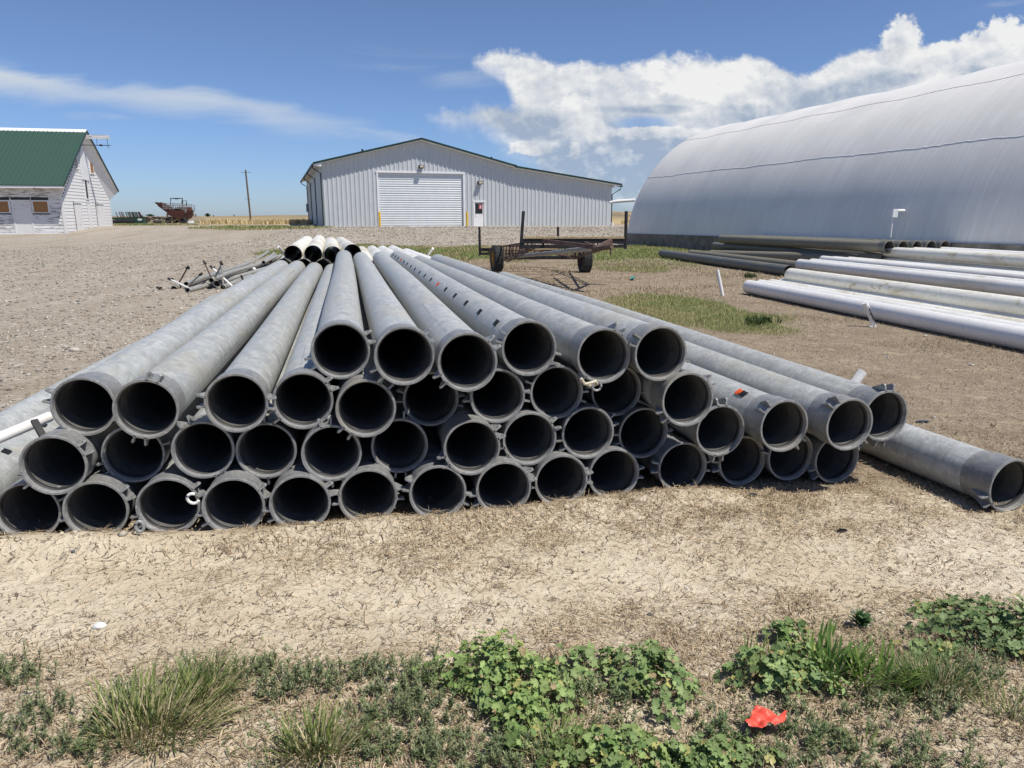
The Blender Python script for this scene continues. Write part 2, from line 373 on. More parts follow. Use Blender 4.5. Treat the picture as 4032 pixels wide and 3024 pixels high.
def mat_ground():
    m, t, b = material('ground_soil', rough=.95, spec=.15)
    P = geo(t)
    at = t.new('ShaderNodeAttribute', attribute_name='Zone'); sp = t.new('ShaderNodeSeparateColor'); t.l.new(at.outputs['Color'], sp.inputs[0])
    gr, gv, wh = sp.outputs; pale = at.outputs['Alpha']
    lit = t.new('ShaderNodeAttribute', attribute_name='Zone2').outputs['Fac']
    n1 = t.noise(P, 1.1, 5, .6); n2 = t.noise(P, 9, 5, .65); n3 = t.noise(P, 60, 4, .7); n4 = t.noise(P, 260, 3, .7)
    # brown and pale earth
    brown = t.mix(t.ramp(n2, .3, .7), (.205, .160, .115), (.31, .25, .185))
    brown = t.mix(t.ramp(n3, .45, .75), brown, (.44, .37, .275))
    brown = t.mix(t.ramp(n3, .52, .3), brown, (.13, .095, .065)); brown = t.mix(t.ramp(n1, .42, .68, 0, .55), brown, (.17, .125, .085)); brown = t.mix(t.ramp(t.noise(P, 3.1, 5, .7), .52, .68, 0, .6), brown, (.40, .335, .23))
    pal = t.mix(t.ramp(n2, .3, .7), (.54, .465, .345), (.67, .59, .455))
    pal = t.mix(t.ramp(n1, .35, .65, 0, .5), pal, (.44, .35, .225))
    pal = t.mix(t.ramp(n4, .5, .75, 0, .6), pal, (.76, .68, .53))
    pal = t.mix(t.ramp(n3, .40, .28, 0, .7), pal, (.26, .19, .12))
    col = t.mix(t.ramp(t.m('ADD', pale, t.m('MULTIPLY', t.m('SUBTRACT', n2, .5), .5)), .2, .75), brown, pal)
    # cracks
    wv = t.new('ShaderNodeVectorMath', operation='ADD'); t.l.new(P, wv.inputs[0])
    nz = t.noise(P, 22, 4, .6, out=1); sc = t.new('ShaderNodeVectorMath', operation='SCALE'); t.l.new(nz, sc.inputs[0]); sc.inputs['Scale'].default_value = .05
    t.l.new(sc.outputs[0], wv.inputs[1])
    de = t.vor(t.map(wv.outputs[0], (1, 1.15, 1)), 11, 'DISTANCE_TO_EDGE'); de2 = t.vor(wv.outputs[0], 29, 'DISTANCE_TO_EDGE')
    g1_ = t.ramp(t.noise(P, 14, 3, .7), .50, .60); g2_ = t.ramp(t.noise(P, 30, 3, .7), .49, .58)
    wid = t.ramp(t.noise(P, 18, 2, .5), .35, .7, .004, .05)
    cr = t.m('MULTIPLY', t.ramp(t.m('SUBTRACT', de, wid), -.03, .012, 1, 0), g1_); cr2 = t.m('MULTIPLY', t.ramp(t.m('SUBTRACT', de2, wid), -.03, .02, .9, 0), g2_)
    crack = t.m('MULTIPLY', t.m('MAXIMUM', cr, cr2), t.ramp(pale, .1, .7))
    crack = t.m('MULTIPLY', crack, t.ramp(t.noise(P, 2.6, 3, .6), .30, .55, .45, .95))
    col = t.mix(crack, col, (.115, .08, .05))
    # dead plant mat
    lf = t.m('MULTIPLY', t.ramp(t.noise(t.map(P, (1, 1, 1)), 34, 5, .75, 1.2), .46, .6), t.ramp(lit, .15, .9))
    col = t.mix(t.m('MULTIPLY', lf, .7), col, t.mix(t.ramp(n4, .35, .6), (.10, .07, .045), (.30, .225, .14)))
    # gravel
    vc = t.vor(P, 30, 'F1', 'Color'); vs = t.new('ShaderNodeSeparateColor'); t.l.new(vc, vs.inputs[0])
    vd = t.vor(P, 30); vc2 = t.vor(P, 9, 'F1', 'Color'); vs2 = t.new('ShaderNodeSeparateColor'); t.l.new(vc2, vs2.inputs[0])
    vd2 = t.vor(P, 9)
    g0 = t.mix(t.ramp(n1, .3, .7), (.36, .32, .26), (.43, .39, .32))
    g0 = t.mix(vs.outputs[0], t.mix(.4, g0, (.16, .13, .105)), t.mix(.4, g0, (.58, .52, .44)))
    g0 = t.mix(t.m('MULTIPLY', t.ramp(vs2.outputs[1], .8, .86), t.ramp(vd2, .45, .3)), g0, (.55, .52, .47))
    g0 = t.mix(t.m('MULTIPLY', t.ramp(vs2.outputs[1], .10, .06), t.ramp(vd2, .30, .2)), g0, (.16, .145, .13))
    g0 = t.mix(t.ramp(t.noise(t.map(P, (1, .12, 1), (0, 0, 0), (0, 0, .5)), 1.1, 4, .6), .4, .65, 0, .4), g0, (.27, .225, .17))
    g0 = t.mix(t.ramp(t.noise(P, 4.5, 5, .75), .35, .65, .35, 0), g0, (.25, .20, .15))
    col = t.mix(t.ramp(t.m('ADD', gv, t.m('MULTIPLY', t.m('SUBTRACT', n2, .5), .8)), .25, .75), col, g0)
    # wheat stubble and grass underlay
    w0 = t.mix(t.ramp(t.noise(t.map(P, (.25, 1, 1)), 1.2, 4, .6), .35, .65), (.50, .39, .20), (.36, .27, .15))
    sy = t.new('ShaderNodeSeparateXYZ'); t.l.new(P, sy.inputs[0])
    w0 = t.mix(t.ramp(sy.outputs[1], 130, 260), w0, t.mix(t.ramp(t.noise(t.map(P, (.01, .03, 1)), 1., 3, .6), .45, .62), (.34, .25, .15), (.20, .19, .09)))
    col = t.mix(t.ramp(t.m('ADD', wh, t.m('MULTIPLY', t.m('SUBTRACT', n1, .5), .3)), .4, .6), col, w0)
    gc = t.mix(t.ramp(n2, .3, .7), (.13, .13, .06), (.26, .22, .12))
    gc = t.mix(t.ramp(n3, .5, .8), gc, (.10, .13, .04))
    col = t.mix(t.ramp(t.m('ADD', gr, t.m('MULTIPLY', t.m('SUBTRACT', n2, .5), .7)), .3, .8), col, gc)
    t.l.new(col, b.inputs['Base Color'])
    hgt = t.m('ADD', t.m('MULTIPLY', n3, .5), t.m('MULTIPLY', n4, .3))
    hgt = t.m('SUBTRACT', hgt, t.m('MULTIPLY', crack, 1.3))
    hgt = t.m('ADD', hgt, t.m('MULTIPLY', t.ramp(vd, .5, .1), t.m('MULTIPLY', gv, .8)))
    t.l.new(t.bump(hgt, .9, .008, t.bump(t.m('ADD', n2, t.m('MULTIPLY', t.noise(P, 28, 4, .6), .5)), .8, .03)), b.inputs['Normal'])
    return m
put('ground', gme, mat_ground(), kind='structure')

# hills on the horizon
def hill(x0, x1, y, hmax, seed, skew=.5, depth=400):
    xs_ = np.linspace(x0, x1, 60); rows = 10; V = []
    for r in range(rows):
        f = r / (rows - 1)
        prof = np.sin(np.pi * np.clip((xs_ - x0) / (x1 - x0), 0, 1)) ** .6 * (.55 + .9 * (fbm(xs_ / (x1 - x0) * 7 + seed, xs_ * 0 + seed, 3) - .3)) * math.sin(math.pi * min(1, f + .02) * .55) / math.sin(.55 * math.pi)
        V.append(np.stack([xs_, y + depth * f + 0 * xs_, .6 + hmax * prof], 1))
    V = np.concatenate(V); i, j = np.meshgrid(np.arange(59), np.arange(rows - 1)); q = (j * 60 + i).ravel()
    return V, np.stack([q, q + 1, q + 61, q + 60], 1)
vs, qs = [], []; n0 = 0
for a in ((60, 420, 900, 17, 1.3), (330, 1500, 1300, 22, 2.2), (-900, -420, 2100, 6.5, 4.4), (-2600, -1500, 2600, 4, 7), (-400, 300, 2500, 4, 6)):
    v_, q_ = hill(*a); vs.append(v_); qs.append(q_ + n0); n0 += len(v_)
mh, t, b = material('hill_soil', rough=.95, spec=.1)
P = geo(t); hc = t.mix(t.ramp(t.noise(t.map(P, (1, .3, 3)), .02, 6, .65), .35, .65), (.23, .165, .10), (.36, .275, .17))
hc = t.mix(t.ramp(t.noise(P, .006, 4, .6), .5, .65), hc, (.19, .165, .10)); t.l.new(hc, b.inputs['Base Color'])
put('hills', raw_mesh('hills', np.concatenate(vs), np.concatenate(qs), None, True), mh, kind='structure')

# ---------------------------------------------------------------- materials for things
def mat_pipe(name, c1, c2, stain, rough=.42, sc=1., dirt=.35, streak=.5):
    m, t, b = material(name, rough=rough, spec=.45)
    o = rand_vec(t, objc(t))
    a = t.noise(t.map(o, (6, 4., 6)), 2.6 * sc, 7, .72, .6); s = t.noise(t.map(o, (26, 1.4, 26)), 1., 4, .65)
    f = t.noise(t.map(o, (5, 30, 5)), 3, 5, .75); big = t.noise(t.map(o, (1.6, .5, 1.6)), 1.6, 3, .6)
    c = t.mix(t.ramp(a, .35, .65), c1, c2)
    c = t.mix(t.ramp(s, .55, .8, 0, streak), c, tuple(min(1, x * 1.5) for x in c2))
    c = t.mix(t.ramp(f, .52, .70, 0, .6), c, tuple(min(1, x * 1.6 + .02) for x in c2)); c = t.mix(t.ramp(f, .46, .30, 0, .45), c, tuple(x * .72 for x in c1))
    c = t.mix(t.m('MULTIPLY', t.ramp(big, .50, .68), dirt), c, stain)
    c = t.mix(t.ramp(t.noise(o, 38, 3, .6), .66, .74, 0, .5), c, tuple(x * .45 for x in c1))
    r = orand(t); c = t.mix(t.m('MULTIPLY', r, .30), c, t.mix(.5, c, tuple(x * .55 for x in stain)), 'MIX')
    sc1 = t.noise(t.map(o, (16, 45, 16), (0, 0, 0), (.4, .3, .5)), 2.2, 3, .5, 1.); c = t.mix(t.ramp(sc1, .655, .70, 0, .55), c, tuple(min(1, x * 1.55 + .05) for x in c2))
    lng = t.noise(t.map(o, (30, .5, 30)), 1.3, 3, .6); c = t.mix(t.ramp(lng, .62, .70, 0, .35), c, tuple(x * .5 for x in c1))
    mud = t.noise(t.map(o, (3.5, 2.2, 3.5), (5, 5, 5)), 1.5, 6, .75, 1.); c = t.mix(t.m('MULTIPLY', t.ramp(mud, .58, .66), dirt * 1.6), c, stain)
    t.l.new(c, b.inputs['Base Color'])
    t.l.new(t.ramp(a, .3, .7, rough - .08, rough + .15), b.inputs['Roughness'])
    t.l.new(t.bump(t.m('ADD', f, s), .12, .004), b.inputs['Normal'])
    return m
M = {}
M['pipe'] = mat_pipe('weathered_grey_pvc', (.32, .335, .33), (.445, .46, .455), (.40, .36, .25))
M['bell'] = mat_pipe('grey_bell_casting', (.20, .205, .21), (.275, .28, .28), (.34, .31, .24), .38, 2., .3)
M['inside'] = mat_pipe('pipe_inside_painted_shade', (.075, .076, .075), (.11, .11, .107), (.14, .12, .09), .6, 1., .5, .1)  # shade of the hollow pipes painted in: inner walls coloured near black
M['gasket'] = material('black_rubber', (.02, .02, .022), .6)[0]
M['black'] = material('black_plastic', (.018, .02, .022), .45)[0]
M['orange'] = material('orange_plastic', (.72, .12, .03), .5)[0]
M['white_pipe'] = mat_pipe('weathered_white_pvc', (.78, .78, .75), (.84, .84, .82), (.52, .47, .34), .35, 1., .4, .2)
M['cream_pipe'] = mat_pipe('sun_yellowed_pvc', (.74, .72, .63), (.82, .81, .74), (.46, .38, .22), .4, 1., .55, .2)
M['white_clean'] = mat_pipe('clean_white_pvc', (.80, .79, .77), (.84, .83, .81), (.72, .70, .64), .3, 1., .3, .1)
M['dark_pipe'] = mat_pipe('dark_grey_pipe', (.105, .108, .10), (.15, .152, .14), (.21, .185, .12), .5, 1., .5)
M['dark_dusty'] = mat_pipe('dusty_dark_pipe', (.16, .15, .115), (.22, .205, .16), (.26, .22, .14), .6, 1., .6)
M['line'] = mat_pipe('aluminium_line', (.24, .245, .235), (.37, .375, .36), (.30, .26, .18), .45, 1.6, .5)
M['blue_tube'] = material('blue_grey_tube', (.045, .075, .11), .5)[0]
def simple(name, c, rough=.6, metal=0., var=.25, sc=8., spec=.4):
    m, t, b = material(name, c, rough, metal, spec)
    n = t.noise(geo(t), sc, 5, .65); t.l.new(t.mix(t.ramp(n, .3, .7), tuple(x * (1 - var) for x in c), tuple(min(1, x * (1 + var)) for x in c)), b.inputs['Base Color'])
    return m
M['rust'] = simple('rusty_brown_steel', (.12, .075, .062), .7, 0., .45, 9)
M['dark_steel'] = simple('dark_painted_steel', (.022, .021, .022), .6, 0., .4, 9)
M['galv'] = simple('galvanised_steel', (.34, .35, .35), .45, .3, .2, 12)
M['plank'] = simple('sun_bleached_plank', (.46, .36, .20), .85, 0., .35, 25)
M['rubber'] = simple('worn_tyre_rubber', (.045, .045, .045), .85, 0., .3, 12)
M['yellow_rim'] = simple('yellow_wheel_paint', (.52, .29, .05), .5, 0., .25, 14)
M['green_steel'] = simple('dark_green_machine_paint', (.022, .062, .042), .55, 0., .4, 4)
M['harv'] = simple('rust_red_machine_paint', (.085, .030, .022), .75, 0., .5, 4)
M['wood_pole'] = simple('creosoted_pole', (.15, .105, .07), .9, 0., .3, 6)
M['yellow'] = simple('yellow_bollard_paint', (.68, .42, .03), .5, 0., .15, 3)
M['white'] = simple('white_trim_paint', (.76, .77, .78), .5, 0., .06, 3)
M['green_trim'] = simple('dark_green_trim', (.012, .035, .028), .45, 0., .2, 2)
M['rope'] = simple('cream_rope', (.62, .56, .42), .8, 0., .2, 60)
M['glass'] = material('dark_window_glass', (.02, .025, .03), .08, 0, .7)[0]
M['teal'] = simple('teal_plastic_scrap', (.02, .30, .28), .5, 0., .2, 20)
M['orange_scrap'] = simple('orange_red_plastic_sheet', (.82, .105, .065), .45, 0., .10, 25)
M['concrete'] = simple('old_concrete', (.20, .185, .16), .9, 0., .35, 3)
M['grey_drum'] = simple('grey_metal_box', (.3, .32, .34), .5, 0., .2, 3)
# ---------------------------------------------------------------- big grey pipes
LEN = 9.12
def lerp(a, b, f): return a + (b - a) * f
def barrel_mesh(seed, r=.135, wall=.009, L=LEN, y0=.15, n=40, bend=.012, name='barrel'):
    rg = np.random.default_rng(seed); ph = rg.random(6) * 6.28
    ysr = [y0, y0 + .25] + list(np.linspace(.7, L, 26)); V = []; fs = []
    th = np.arange(n) * 2 * math.pi / n
    for rr in (r, r - wall):
        for y in ysr:
            k = y / L
            cx = bend * math.sin(3.1 * k + ph[0]) * k * (1 - k) * 3; cz = bend * math.sin(4.3 * k + ph[1]) * k * (1 - k) * 3
            rad = rr * (1 + .008 * np.cos(2 * th + ph[2] + 2 * k))
            V.append(np.stack([cx + rad * np.cos(th), np.full(n, y), cz + rad * np.sin(th)], 1))
    m = len(ysr)
    for s in (0, 1):
        for i in range(m - 1):
            for k in range(n):
                a = (s * m + i) * n; q = (a + k, a + (k + 1) % n, a + n + (k + 1) % n, a + n + k)
                fs.append(q[::-1] if s == 0 else q)
    for k in range(n):
        a = (m - 1) * n; c = (2 * m - 1) * n; fs.append((a + k, c + k, c + (k + 1) % n, a + (k + 1) % n))
    mb = MB(); mb.add(np.concatenate(V), fs); me = mb.mesh(name, True, 40)
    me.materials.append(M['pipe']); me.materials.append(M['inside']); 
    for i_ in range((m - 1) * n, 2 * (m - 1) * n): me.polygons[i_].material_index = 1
    return me
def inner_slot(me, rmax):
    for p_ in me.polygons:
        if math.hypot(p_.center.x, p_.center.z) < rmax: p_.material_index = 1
BAR = [barrel_mesh(s) for s in (1, 2, 3, 4)]
BELL = MB().lathe([(.1365, .20), (.1372, .165), (.1425, .145), (.1455, .13), (.1458, .022), (.150, .016), (.1508, .006), (.1490, .0), (.1395, .0), (.1375, .004), (.1365, .016), (.1335, .022), (.1335, .13), (.126, .150), (.126, .20)], 56, closed=True).mesh('bell', True, 35)
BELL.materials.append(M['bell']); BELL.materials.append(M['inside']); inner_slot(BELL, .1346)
GASK = MB().lathe([(.1334, .026), (.1275, .032), (.1275, .046), (.1334, .052)], 48, closed=True).mesh('gasket', True, 35)
def lug_mesh():
    mb = MB(); pts = [(0, .0), (.040, .008), (.046, .014), (.046, .030), (.040, .038), (.010, .105), (0, .112)]
    # tapered ear standing radially (x) with a pin hole boss; thickness along z
    base = .1435
    for z0, z1 in ((-.0045, .0045),):
        n = len(pts); V = [(base + p[0], p[1], z0) for p in pts] + [(base + p[0] * .98, p[1], z1) for p in pts]
        mb.add(V, [tuple(range(n)), tuple(range(2 * n - 1, n - 1, -1))] + [(i, i + n, (i + 1) % n + n, (i + 1) % n) for i in range(n)])
    mb.tube([(base + .034, .024, -.0075), (base + .034, .024, .0075)], .0085, 12, r_in=.0048)
    mb.box((base - .001, .0, -.0065), (base + .008, .105, .0065))
    return mb.mesh('lug')
LUG = lug_mesh()
def rot_y(a): return Matrix.Rotation(a, 4, 'Y')
def dirmat(a, b, roll=0.):
    a, b = Vector(a), Vector(b); d = (b - a).normalized(); x = d.cross(Vector((0, 0, 1))).normalized(); z = x.cross(d)
    m = Matrix(((x.x, d.x, z.x, a.x), (x.y, d.y, z.y, a.y), (x.z, d.z, z.z, a.z), (0, 0, 0, 1)))
    return m @ rot_y(roll)
def link_child(me, name, parent, mat, mtx=None):
    o = bpy.data.objects.new(name, me); COL.objects.link(o); o.parent = parent
    if not me.materials: me.materials.append(mat)
    if mtx is not None: o.matrix_local = mtx
    return o
def big_pipe(a, b, roll_deg, label, group, bar=0, name='irrigation_pipe', lugs=True, bm='pipe'):
    e = empty(name, label=label, cat='pipe', group=group)
    e.matrix_world = dirmat(a, b)
    # roll of 0 = lug pair at the right, counter clockwise seen from the mouth
    link_child(BAR[bar % 4], 'barrel', e, M[bm], rot_y(bar * 1.3))
    link_child(BELL, 'bell', e, M['bell'], rot_y(bar * 2.1))
    link_child(GASK, 'gasket', e, M['gasket'])
    if lugs:
        for s in (0, 180):
            for dlt in (-9.5, 9.5):
                link_child(LUG, 'lug', e, M['bell'], rot_y(-R(roll_deg + s + dlt)))
    return e
PIPES = {"A1": [-2.121, 3.462, 0.63, -3.913, 12.409, 0.691], "A2": [-1.776, 3.391, 0.636, -3.615, 12.327, 0.688], "A3": [-1.355, 3.443, 0.654, -3.336, 12.348, 0.658], "A4": [-1.06, 3.556, 0.637, -3.067, 12.454, 0.625], "A5": [-0.734, 3.517, 0.606, -2.737, 12.417, 0.6], "A6": [-0.434, 3.76, 0.594, -2.43, 12.661, 0.61], "A7": [-0.076, 3.754, 0.611, -2.12, 12.644, 0.605], "A8": [0.245, 3.832, 0.614, -1.826, 12.716, 0.585], "A9": [0.595, 3.997, 0.584, -1.473, 12.881, 0.55], "A10": [0.95, 3.784, 0.585, -1.139, 12.664, 0.55], "B1": [-2.211, 3.309, 0.378, -4.005, 12.256, 0.37], "B2": [-1.919, 3.491, 0.374, -3.766, 12.426, 0.37], "B3": [-1.551, 3.464, 0.405, -3.477, 12.38, 0.371], "B4": [-1.259, 3.535, 0.378, -3.213, 12.446, 0.371], "B5": [-0.917, 3.505, 0.374, -2.917, 12.405, 0.37], "B6": [-0.594, 3.659, 0.364, -2.612, 12.555, 0.37], "B7": [-0.207, 3.592, 0.375, -2.223, 12.488, 0.369], "B8": [0.097, 3.747, 0.374, -1.977, 12.63, 0.37], "B9": [0.421, 3.827, 0.384, -1.622, 12.717, 0.35], "B10": [0.754, 3.974, 0.339, -1.322, 12.856, 0.330], "B11": [1.174, 3.906, 0.373, -0.984, 12.77, 0.369], "B12": [1.516, 3.868, 0.412, -0.694, 12.72, 0.371], "B13": [1.872, 3.855, 0.424, -0.407, 12.691, 0.494], "B14": [2.136, 3.987, 0.436, -0.156, 12.82, 0.469], "C1": [-2.377, 3.315, 0.137, -4.159, 12.265, 0.135], "C2": [-2.052, 3.333, 0.137, -3.87, 12.274, 0.135], "C3": [-1.713, 3.372, 0.14, -3.597, 12.299, 0.135], "C4": [-1.387, 3.372, 0.14, -3.317, 12.288, 0.134], "C5": [-1.067, 3.414, 0.14, -3.045, 12.319, 0.134], "C6": [-0.741, 3.5, 0.14, -2.745, 12.399, 0.135], "C7": [-0.386, 3.553, 0.14, -2.408, 12.448, 0.135], "C8": [-0.043, 3.619, 0.14, -2.088, 12.508, 0.134], "C9": [0.271, 3.73, 0.14, -1.791, 12.615, 0.135], "C10": [0.573, 3.838, 0.14, -1.485, 12.725, 0.134], "C11": [0.98, 3.935, 0.146, -1.133, 12.809, 0.133], "C12": [1.345, 4.012, 0.158, -0.867, 12.863, 0.133], "C13": [1.64, 4.049, 0.175, -0.596, 12.895, 0.134], "C14": [1.927, 4.077, 0.147, -0.323, 12.919, 0.135], "T1": [-0.887, 3.687, 0.87, -2.883, 12.588, 0.851], "T2": [-0.534, 3.537, 0.872, -2.56, 12.431, 0.822], "T3": [-0.219, 3.516, 0.844, -2.221, 12.415, 0.838], "T4": [0.092, 3.779, 0.867, -1.977, 12.663, 0.836], "T5": [0.489, 3.775, 0.827, -1.602, 12.654, 0.755], "T6": [0.797, 3.806, 0.833, -1.289, 12.686, 0.775]}
ROLL = dict(A1=160, A2=73, A3=175, A4=27, A5=49, A6=173, A7=-3, A8=-12, A9=-18, A10=32, B1=27, B2=25, B3=118, B4=80, B5=98, B6=90, B7=25, B8=25, B9=22, B10=10, B11=90, B12=137, B13=129, B14=87, C1=27, C2=25, C3=25, C4=22, C5=20, C6=0, C7=-18, C8=20, C9=0, C10=-3, C11=-3, C12=8, C13=-20, C14=30, T1=22, T2=34, T3=33, T4=157, T5=57, T6=153)
ORD = ['first', 'second', 'third', 'fourth', 'fifth', 'sixth', 'seventh', 'eighth', 'ninth', 'tenth', 'eleventh', 'twelfth', 'thirteenth', 'fourteenth']
ROWN = dict(T=('top', 6), A=('third', 10), B=('second', 14), C=('ground', 14))
SPECIAL = dict(T4='grey pipe with a line of black gates along its left flank, top row of stack',
               T5='grey pipe with a rope loop hanging from its bell, top row of stack',
               B12='grey pipe with one orange gate near its bell, right side of stack',
               T1='leftmost of the six grey pipes in the top row of the stack',
               T6='rightmost of the six grey pipes in the top row of the stack',
               A1='leftmost grey pipe of the third row up, lugs pointing left',
               C1='leftmost grey pipe of the ground row, cut off by the left edge of the photo',
               B14='rightmost grey pipe of the second row, overhanging the ground row',
               B1='leftmost grey pipe of the second row up, resting on two ground row pipes',
               C3='third grey pipe from the left in the ground row, white hook at its mouth')
PO = {}
for n_, (k, c) in enumerate(PIPES.items()):
    rn, cnt = ROWN[k[0]]; ix = int(k[1:]) - 1
    if k in SPECIAL: lab = SPECIAL[k]
    elif ix < cnt / 2: lab = '%s grey pipe from the left in the %s row of the stack' % (ORD[ix], 'third' if rn == 'third' else rn) + (' up' if rn in ('second', 'third') else '')
    else: lab = '%s grey pipe from the right in the %s row of the stack' % (ORD[cnt - 1 - ix], rn) + (' up' if rn in ('second', 'third') else '')
    PO[k] = big_pipe(c[:3], c[3:], ROLL[k], lab, 'grey bell ended pipes stacked in rows', n_)
# lone pipe on the ground at the right
p = at_z(3985, 1914, .145); q = Vector(p) + Vector((math.sin(R(-15.5)), math.cos(R(-15.5)), 0)) * 9.12; q.z = .135
LONE = big_pipe(p, q, 207, 'single grey pipe lying on the ground to the right of the stack', 'grey bell ended pipes stacked in rows', 2)

# gates: curved plate with slider and dark slot
def gate_mesh(w=.042, arc=.30, r=.1365, name='gate', slot=True):
    mb = MB(); K = 6
    def patch(y0, y1, a0, a1, r0, r1):
        V = []; fs = []
        for i in range(K + 1):
            a = a0 + (a1 - a0) * i / K
            for rr in (r0, r1):
                for y in (y0, y1): V.append((rr * math.cos(a), y, rr * math.sin(a)))
        for i in range(K):
            q = i * 4
            fs += [(q + 2, q + 3, q + 7, q + 6), (q, q + 4, q + 5, q + 1), (q, q + 2, q + 6, q + 4), (q + 1, q + 5, q + 7, q + 3)]
        fs += [(0, 1, 3, 2), (4 * K, 4 * K + 2, 4 * K + 3, 4 * K + 1)]
        mb.add(V, fs)
    patch(-w * .5, w * .5, -arc * .5, arc * .5, r - .004, r + .004)          # slot surround
    patch(-w * .62, -w * .1, -arc * .36, arc * .36, r + .003, r + .009)      # slider
    patch(-w * .45, -w * .32, -arc * .2, arc * .2, r + .008, r + .013)       # thumb tab
    patch(w * .32, w * .5, -arc * .5, arc * .5, r + .002, r + .008)
    return mb.mesh(name)
GATE = gate_mesh(); GATE_O = gate_mesh(name='gate_o')
def add_gate(pipe, y, ang, me=None, mat='black', label=None):
    me = me or GATE
    o = link_child(me, 'gate', pipe, M[mat], Matrix.Translation((0, y, 0)) @ rot_y(-R(ang)))
    if label: o['label'] = label
    return o
add_gate_mats = (GATE.materials.append(M['black']), GATE_O.materials.append(M['orange']))
for k in range(17):
    orange = k in (5, 13)
    add_gate(PO['T4'], .36 + k * .515, 139, GATE_O if orange else GATE, 'orange' if orange else 'black', 'orange gate' if orange else None)
add_gate(PO['B12'], .36, 122, GATE_O, 'orange', 'orange gate beside an open slot'); add_gate(PO['B12'], .315, 122)
for k in (9, 11, 12, 13, 14): pass
# left gated pipe on the ground, mottled pipes leaving the frame at the left
def plain_pipe(name, a, b, r, mat, label, group, wall=.006, n=28, parts=None, cat='pipe', smooth=True, seg=8, bend=0.):
    e = empty(name, label=label, cat=cat, group=group); a, b = Vector(a), Vector(b); L = (b - a).length
    e.matrix_world = dirmat(a, b)
    ph = random.random() * 6
    pts = [(bend * math.sin(math.pi * i / seg), L * i / seg, bend * .4 * math.sin(2 * math.pi * i / seg + ph)) for i in range(seg + 1)]
    me = MB().tube(pts, r, n, r_in=r - wall).mesh('barrel', smooth, 40)
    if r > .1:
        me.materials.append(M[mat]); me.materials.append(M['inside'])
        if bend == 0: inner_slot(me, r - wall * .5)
    o = put('barrel', me, M[mat], e)
    return e, L
gL = big_pipe((-2.75, 3.30, .150), (*(at_y(850, 1140, 12.3)[:2]), .14), 40, 'mottled grey gated pipe lying on the ground to the left of the stack', 'grey bell ended pipes stacked in rows', 1)
for k, y in enumerate([.55, 1.1, 6.4, 6.95, 7.5, 8.05, 8.6]):
    add_gate(gL, y, 62)
# yellow flap gate and dark prop by the left pipe
big_pipe((-3.08, 3.02, .150), (-4.65, 12.0, .135), 100, 'mottled grey pipe running out of the photo at its left edge, lying on ground', 'grey bell ended pipes stacked in rows', 3)

# thin white pipe lying across at the left
a = at_y(-420, 1900, 2.95); b = at_y(196, 1640, 3.62)
e, L = plain_pipe('white_plastic_pipe', b, a, .027, 'white_clean', 'thin white plastic pipe leaning across the pipes at the left edge', None, .003)
# dark wooden prop under it
put('wooden_prop', MB().beam(at_y(134, 1655, 3.45), at_y(172, 1722, 3.40), .03, .018), M['dark_steel'], label='short dark stake under the thin white pipe at the left edge', cat='stake')
# white slit stub at the right of the stack
e = empty('white_pipe_stub', label='short split white plastic pipe sticking up behind the right end of stack', cat='pipe')
a = at_y(3325, 1560, 5.0); b = at_y(3398, 1462, 5.02)
d = b - a; ax0, ay0, _ = basis(d); mb = MB(); V = []; fs = []; n = 20
for k in range(n + 1):
    th = math.radians(100 + 340 * k / n)
    for p in (a, b):
        for rr in (.033, .029): V.append(p + rr * (math.cos(th) * ax0 + math.sin(th) * ay0))
for k in range(n):
    q = 4 * k; fs += [(q, q + 4, q + 6, q + 2), (q + 1, q + 3, q + 7, q + 5), (q + 2, q + 6, q + 7, q + 3), (q, q + 1, q + 5, q + 4)]
fs += [(0, 2, 3, 1), (4 * n, 4 * n + 1, 4 * n + 3, 4 * n + 2)]
put('tube', mb.add(V, fs).mesh('tube', True, 30), M['white_clean'], e)
# hook, shackle and rope
def arc_pts(c, r, a0, a1, ux, uy, n=14): return [np.array(c) + r * (math.cos(a0 + (a1 - a0) * i / n) * np.array(ux) + math.sin(a0 + (a1 - a0) * i / n) * np.array(uy)) for i in range(n + 1)]
c = at_y(760, 1963, 3.33)
put('white_hook', MB().tube(arc_pts(c, .026, R(60), R(330), (.97, .2, 0), (-.1, -.1, 1)), .0075, 10).mesh('white_hook', True, 60), M['white_clean'], label='small white curved hook hanging at the mouth of a ground row pipe', cat='hook')
c = at_y(550, 2073, 3.24)
put('steel_loop', MB().tube(arc_pts(c, .022, 0, 2 * math.pi, (.6, .2, -.75), (.4, .2, .9), 20) , .008, 10, cap=False).mesh('steel_loop', True, 60), M['galv'], label='pale metal loop standing on the ground between two pipe mouths', cat='loop')
e = empty('rope_loop', label='cream rope and steel shackle tied to a bell in the top row', cat='rope')
c = at_y(2330, 1505, 3.70)
put('rope', MB().tube([at_y(u, v, 3.70 + .01 * i) for i, (u, v) in enumerate([(2288, 1490), (2302, 1512), (2325, 1508), (2345, 1500), (2352, 1512), (2330, 1520), (2305, 1512), (2296, 1500)])], .008, 8).mesh('rope', True, 60), M['rope'], e)
put('shackle', MB().tube(arc_pts(at_y(2350, 1520, 3.72), .024, R(150), R(400), (.97, .2, 0), (0, 0, 1)), .006, 8).mesh('shackle', True, 60), M['galv'], e)
# blue-grey thin tube lying in the gap beside the first top pipe
tb = [Vector(PIPES['A4'][:3]).lerp(Vector(PIPES['A4'][3:]), f) + Vector((.075, 0, .122)) for f in (.02, .3, .6, 1.)]
put('blue_hose', MB().tube([tuple(x) for x in tb], .011, 8).mesh('blue_hose', True, 60), M['blue_tube'], label='long blue grey hose lying on a grey pipe beside the first top pipe', cat='hose')

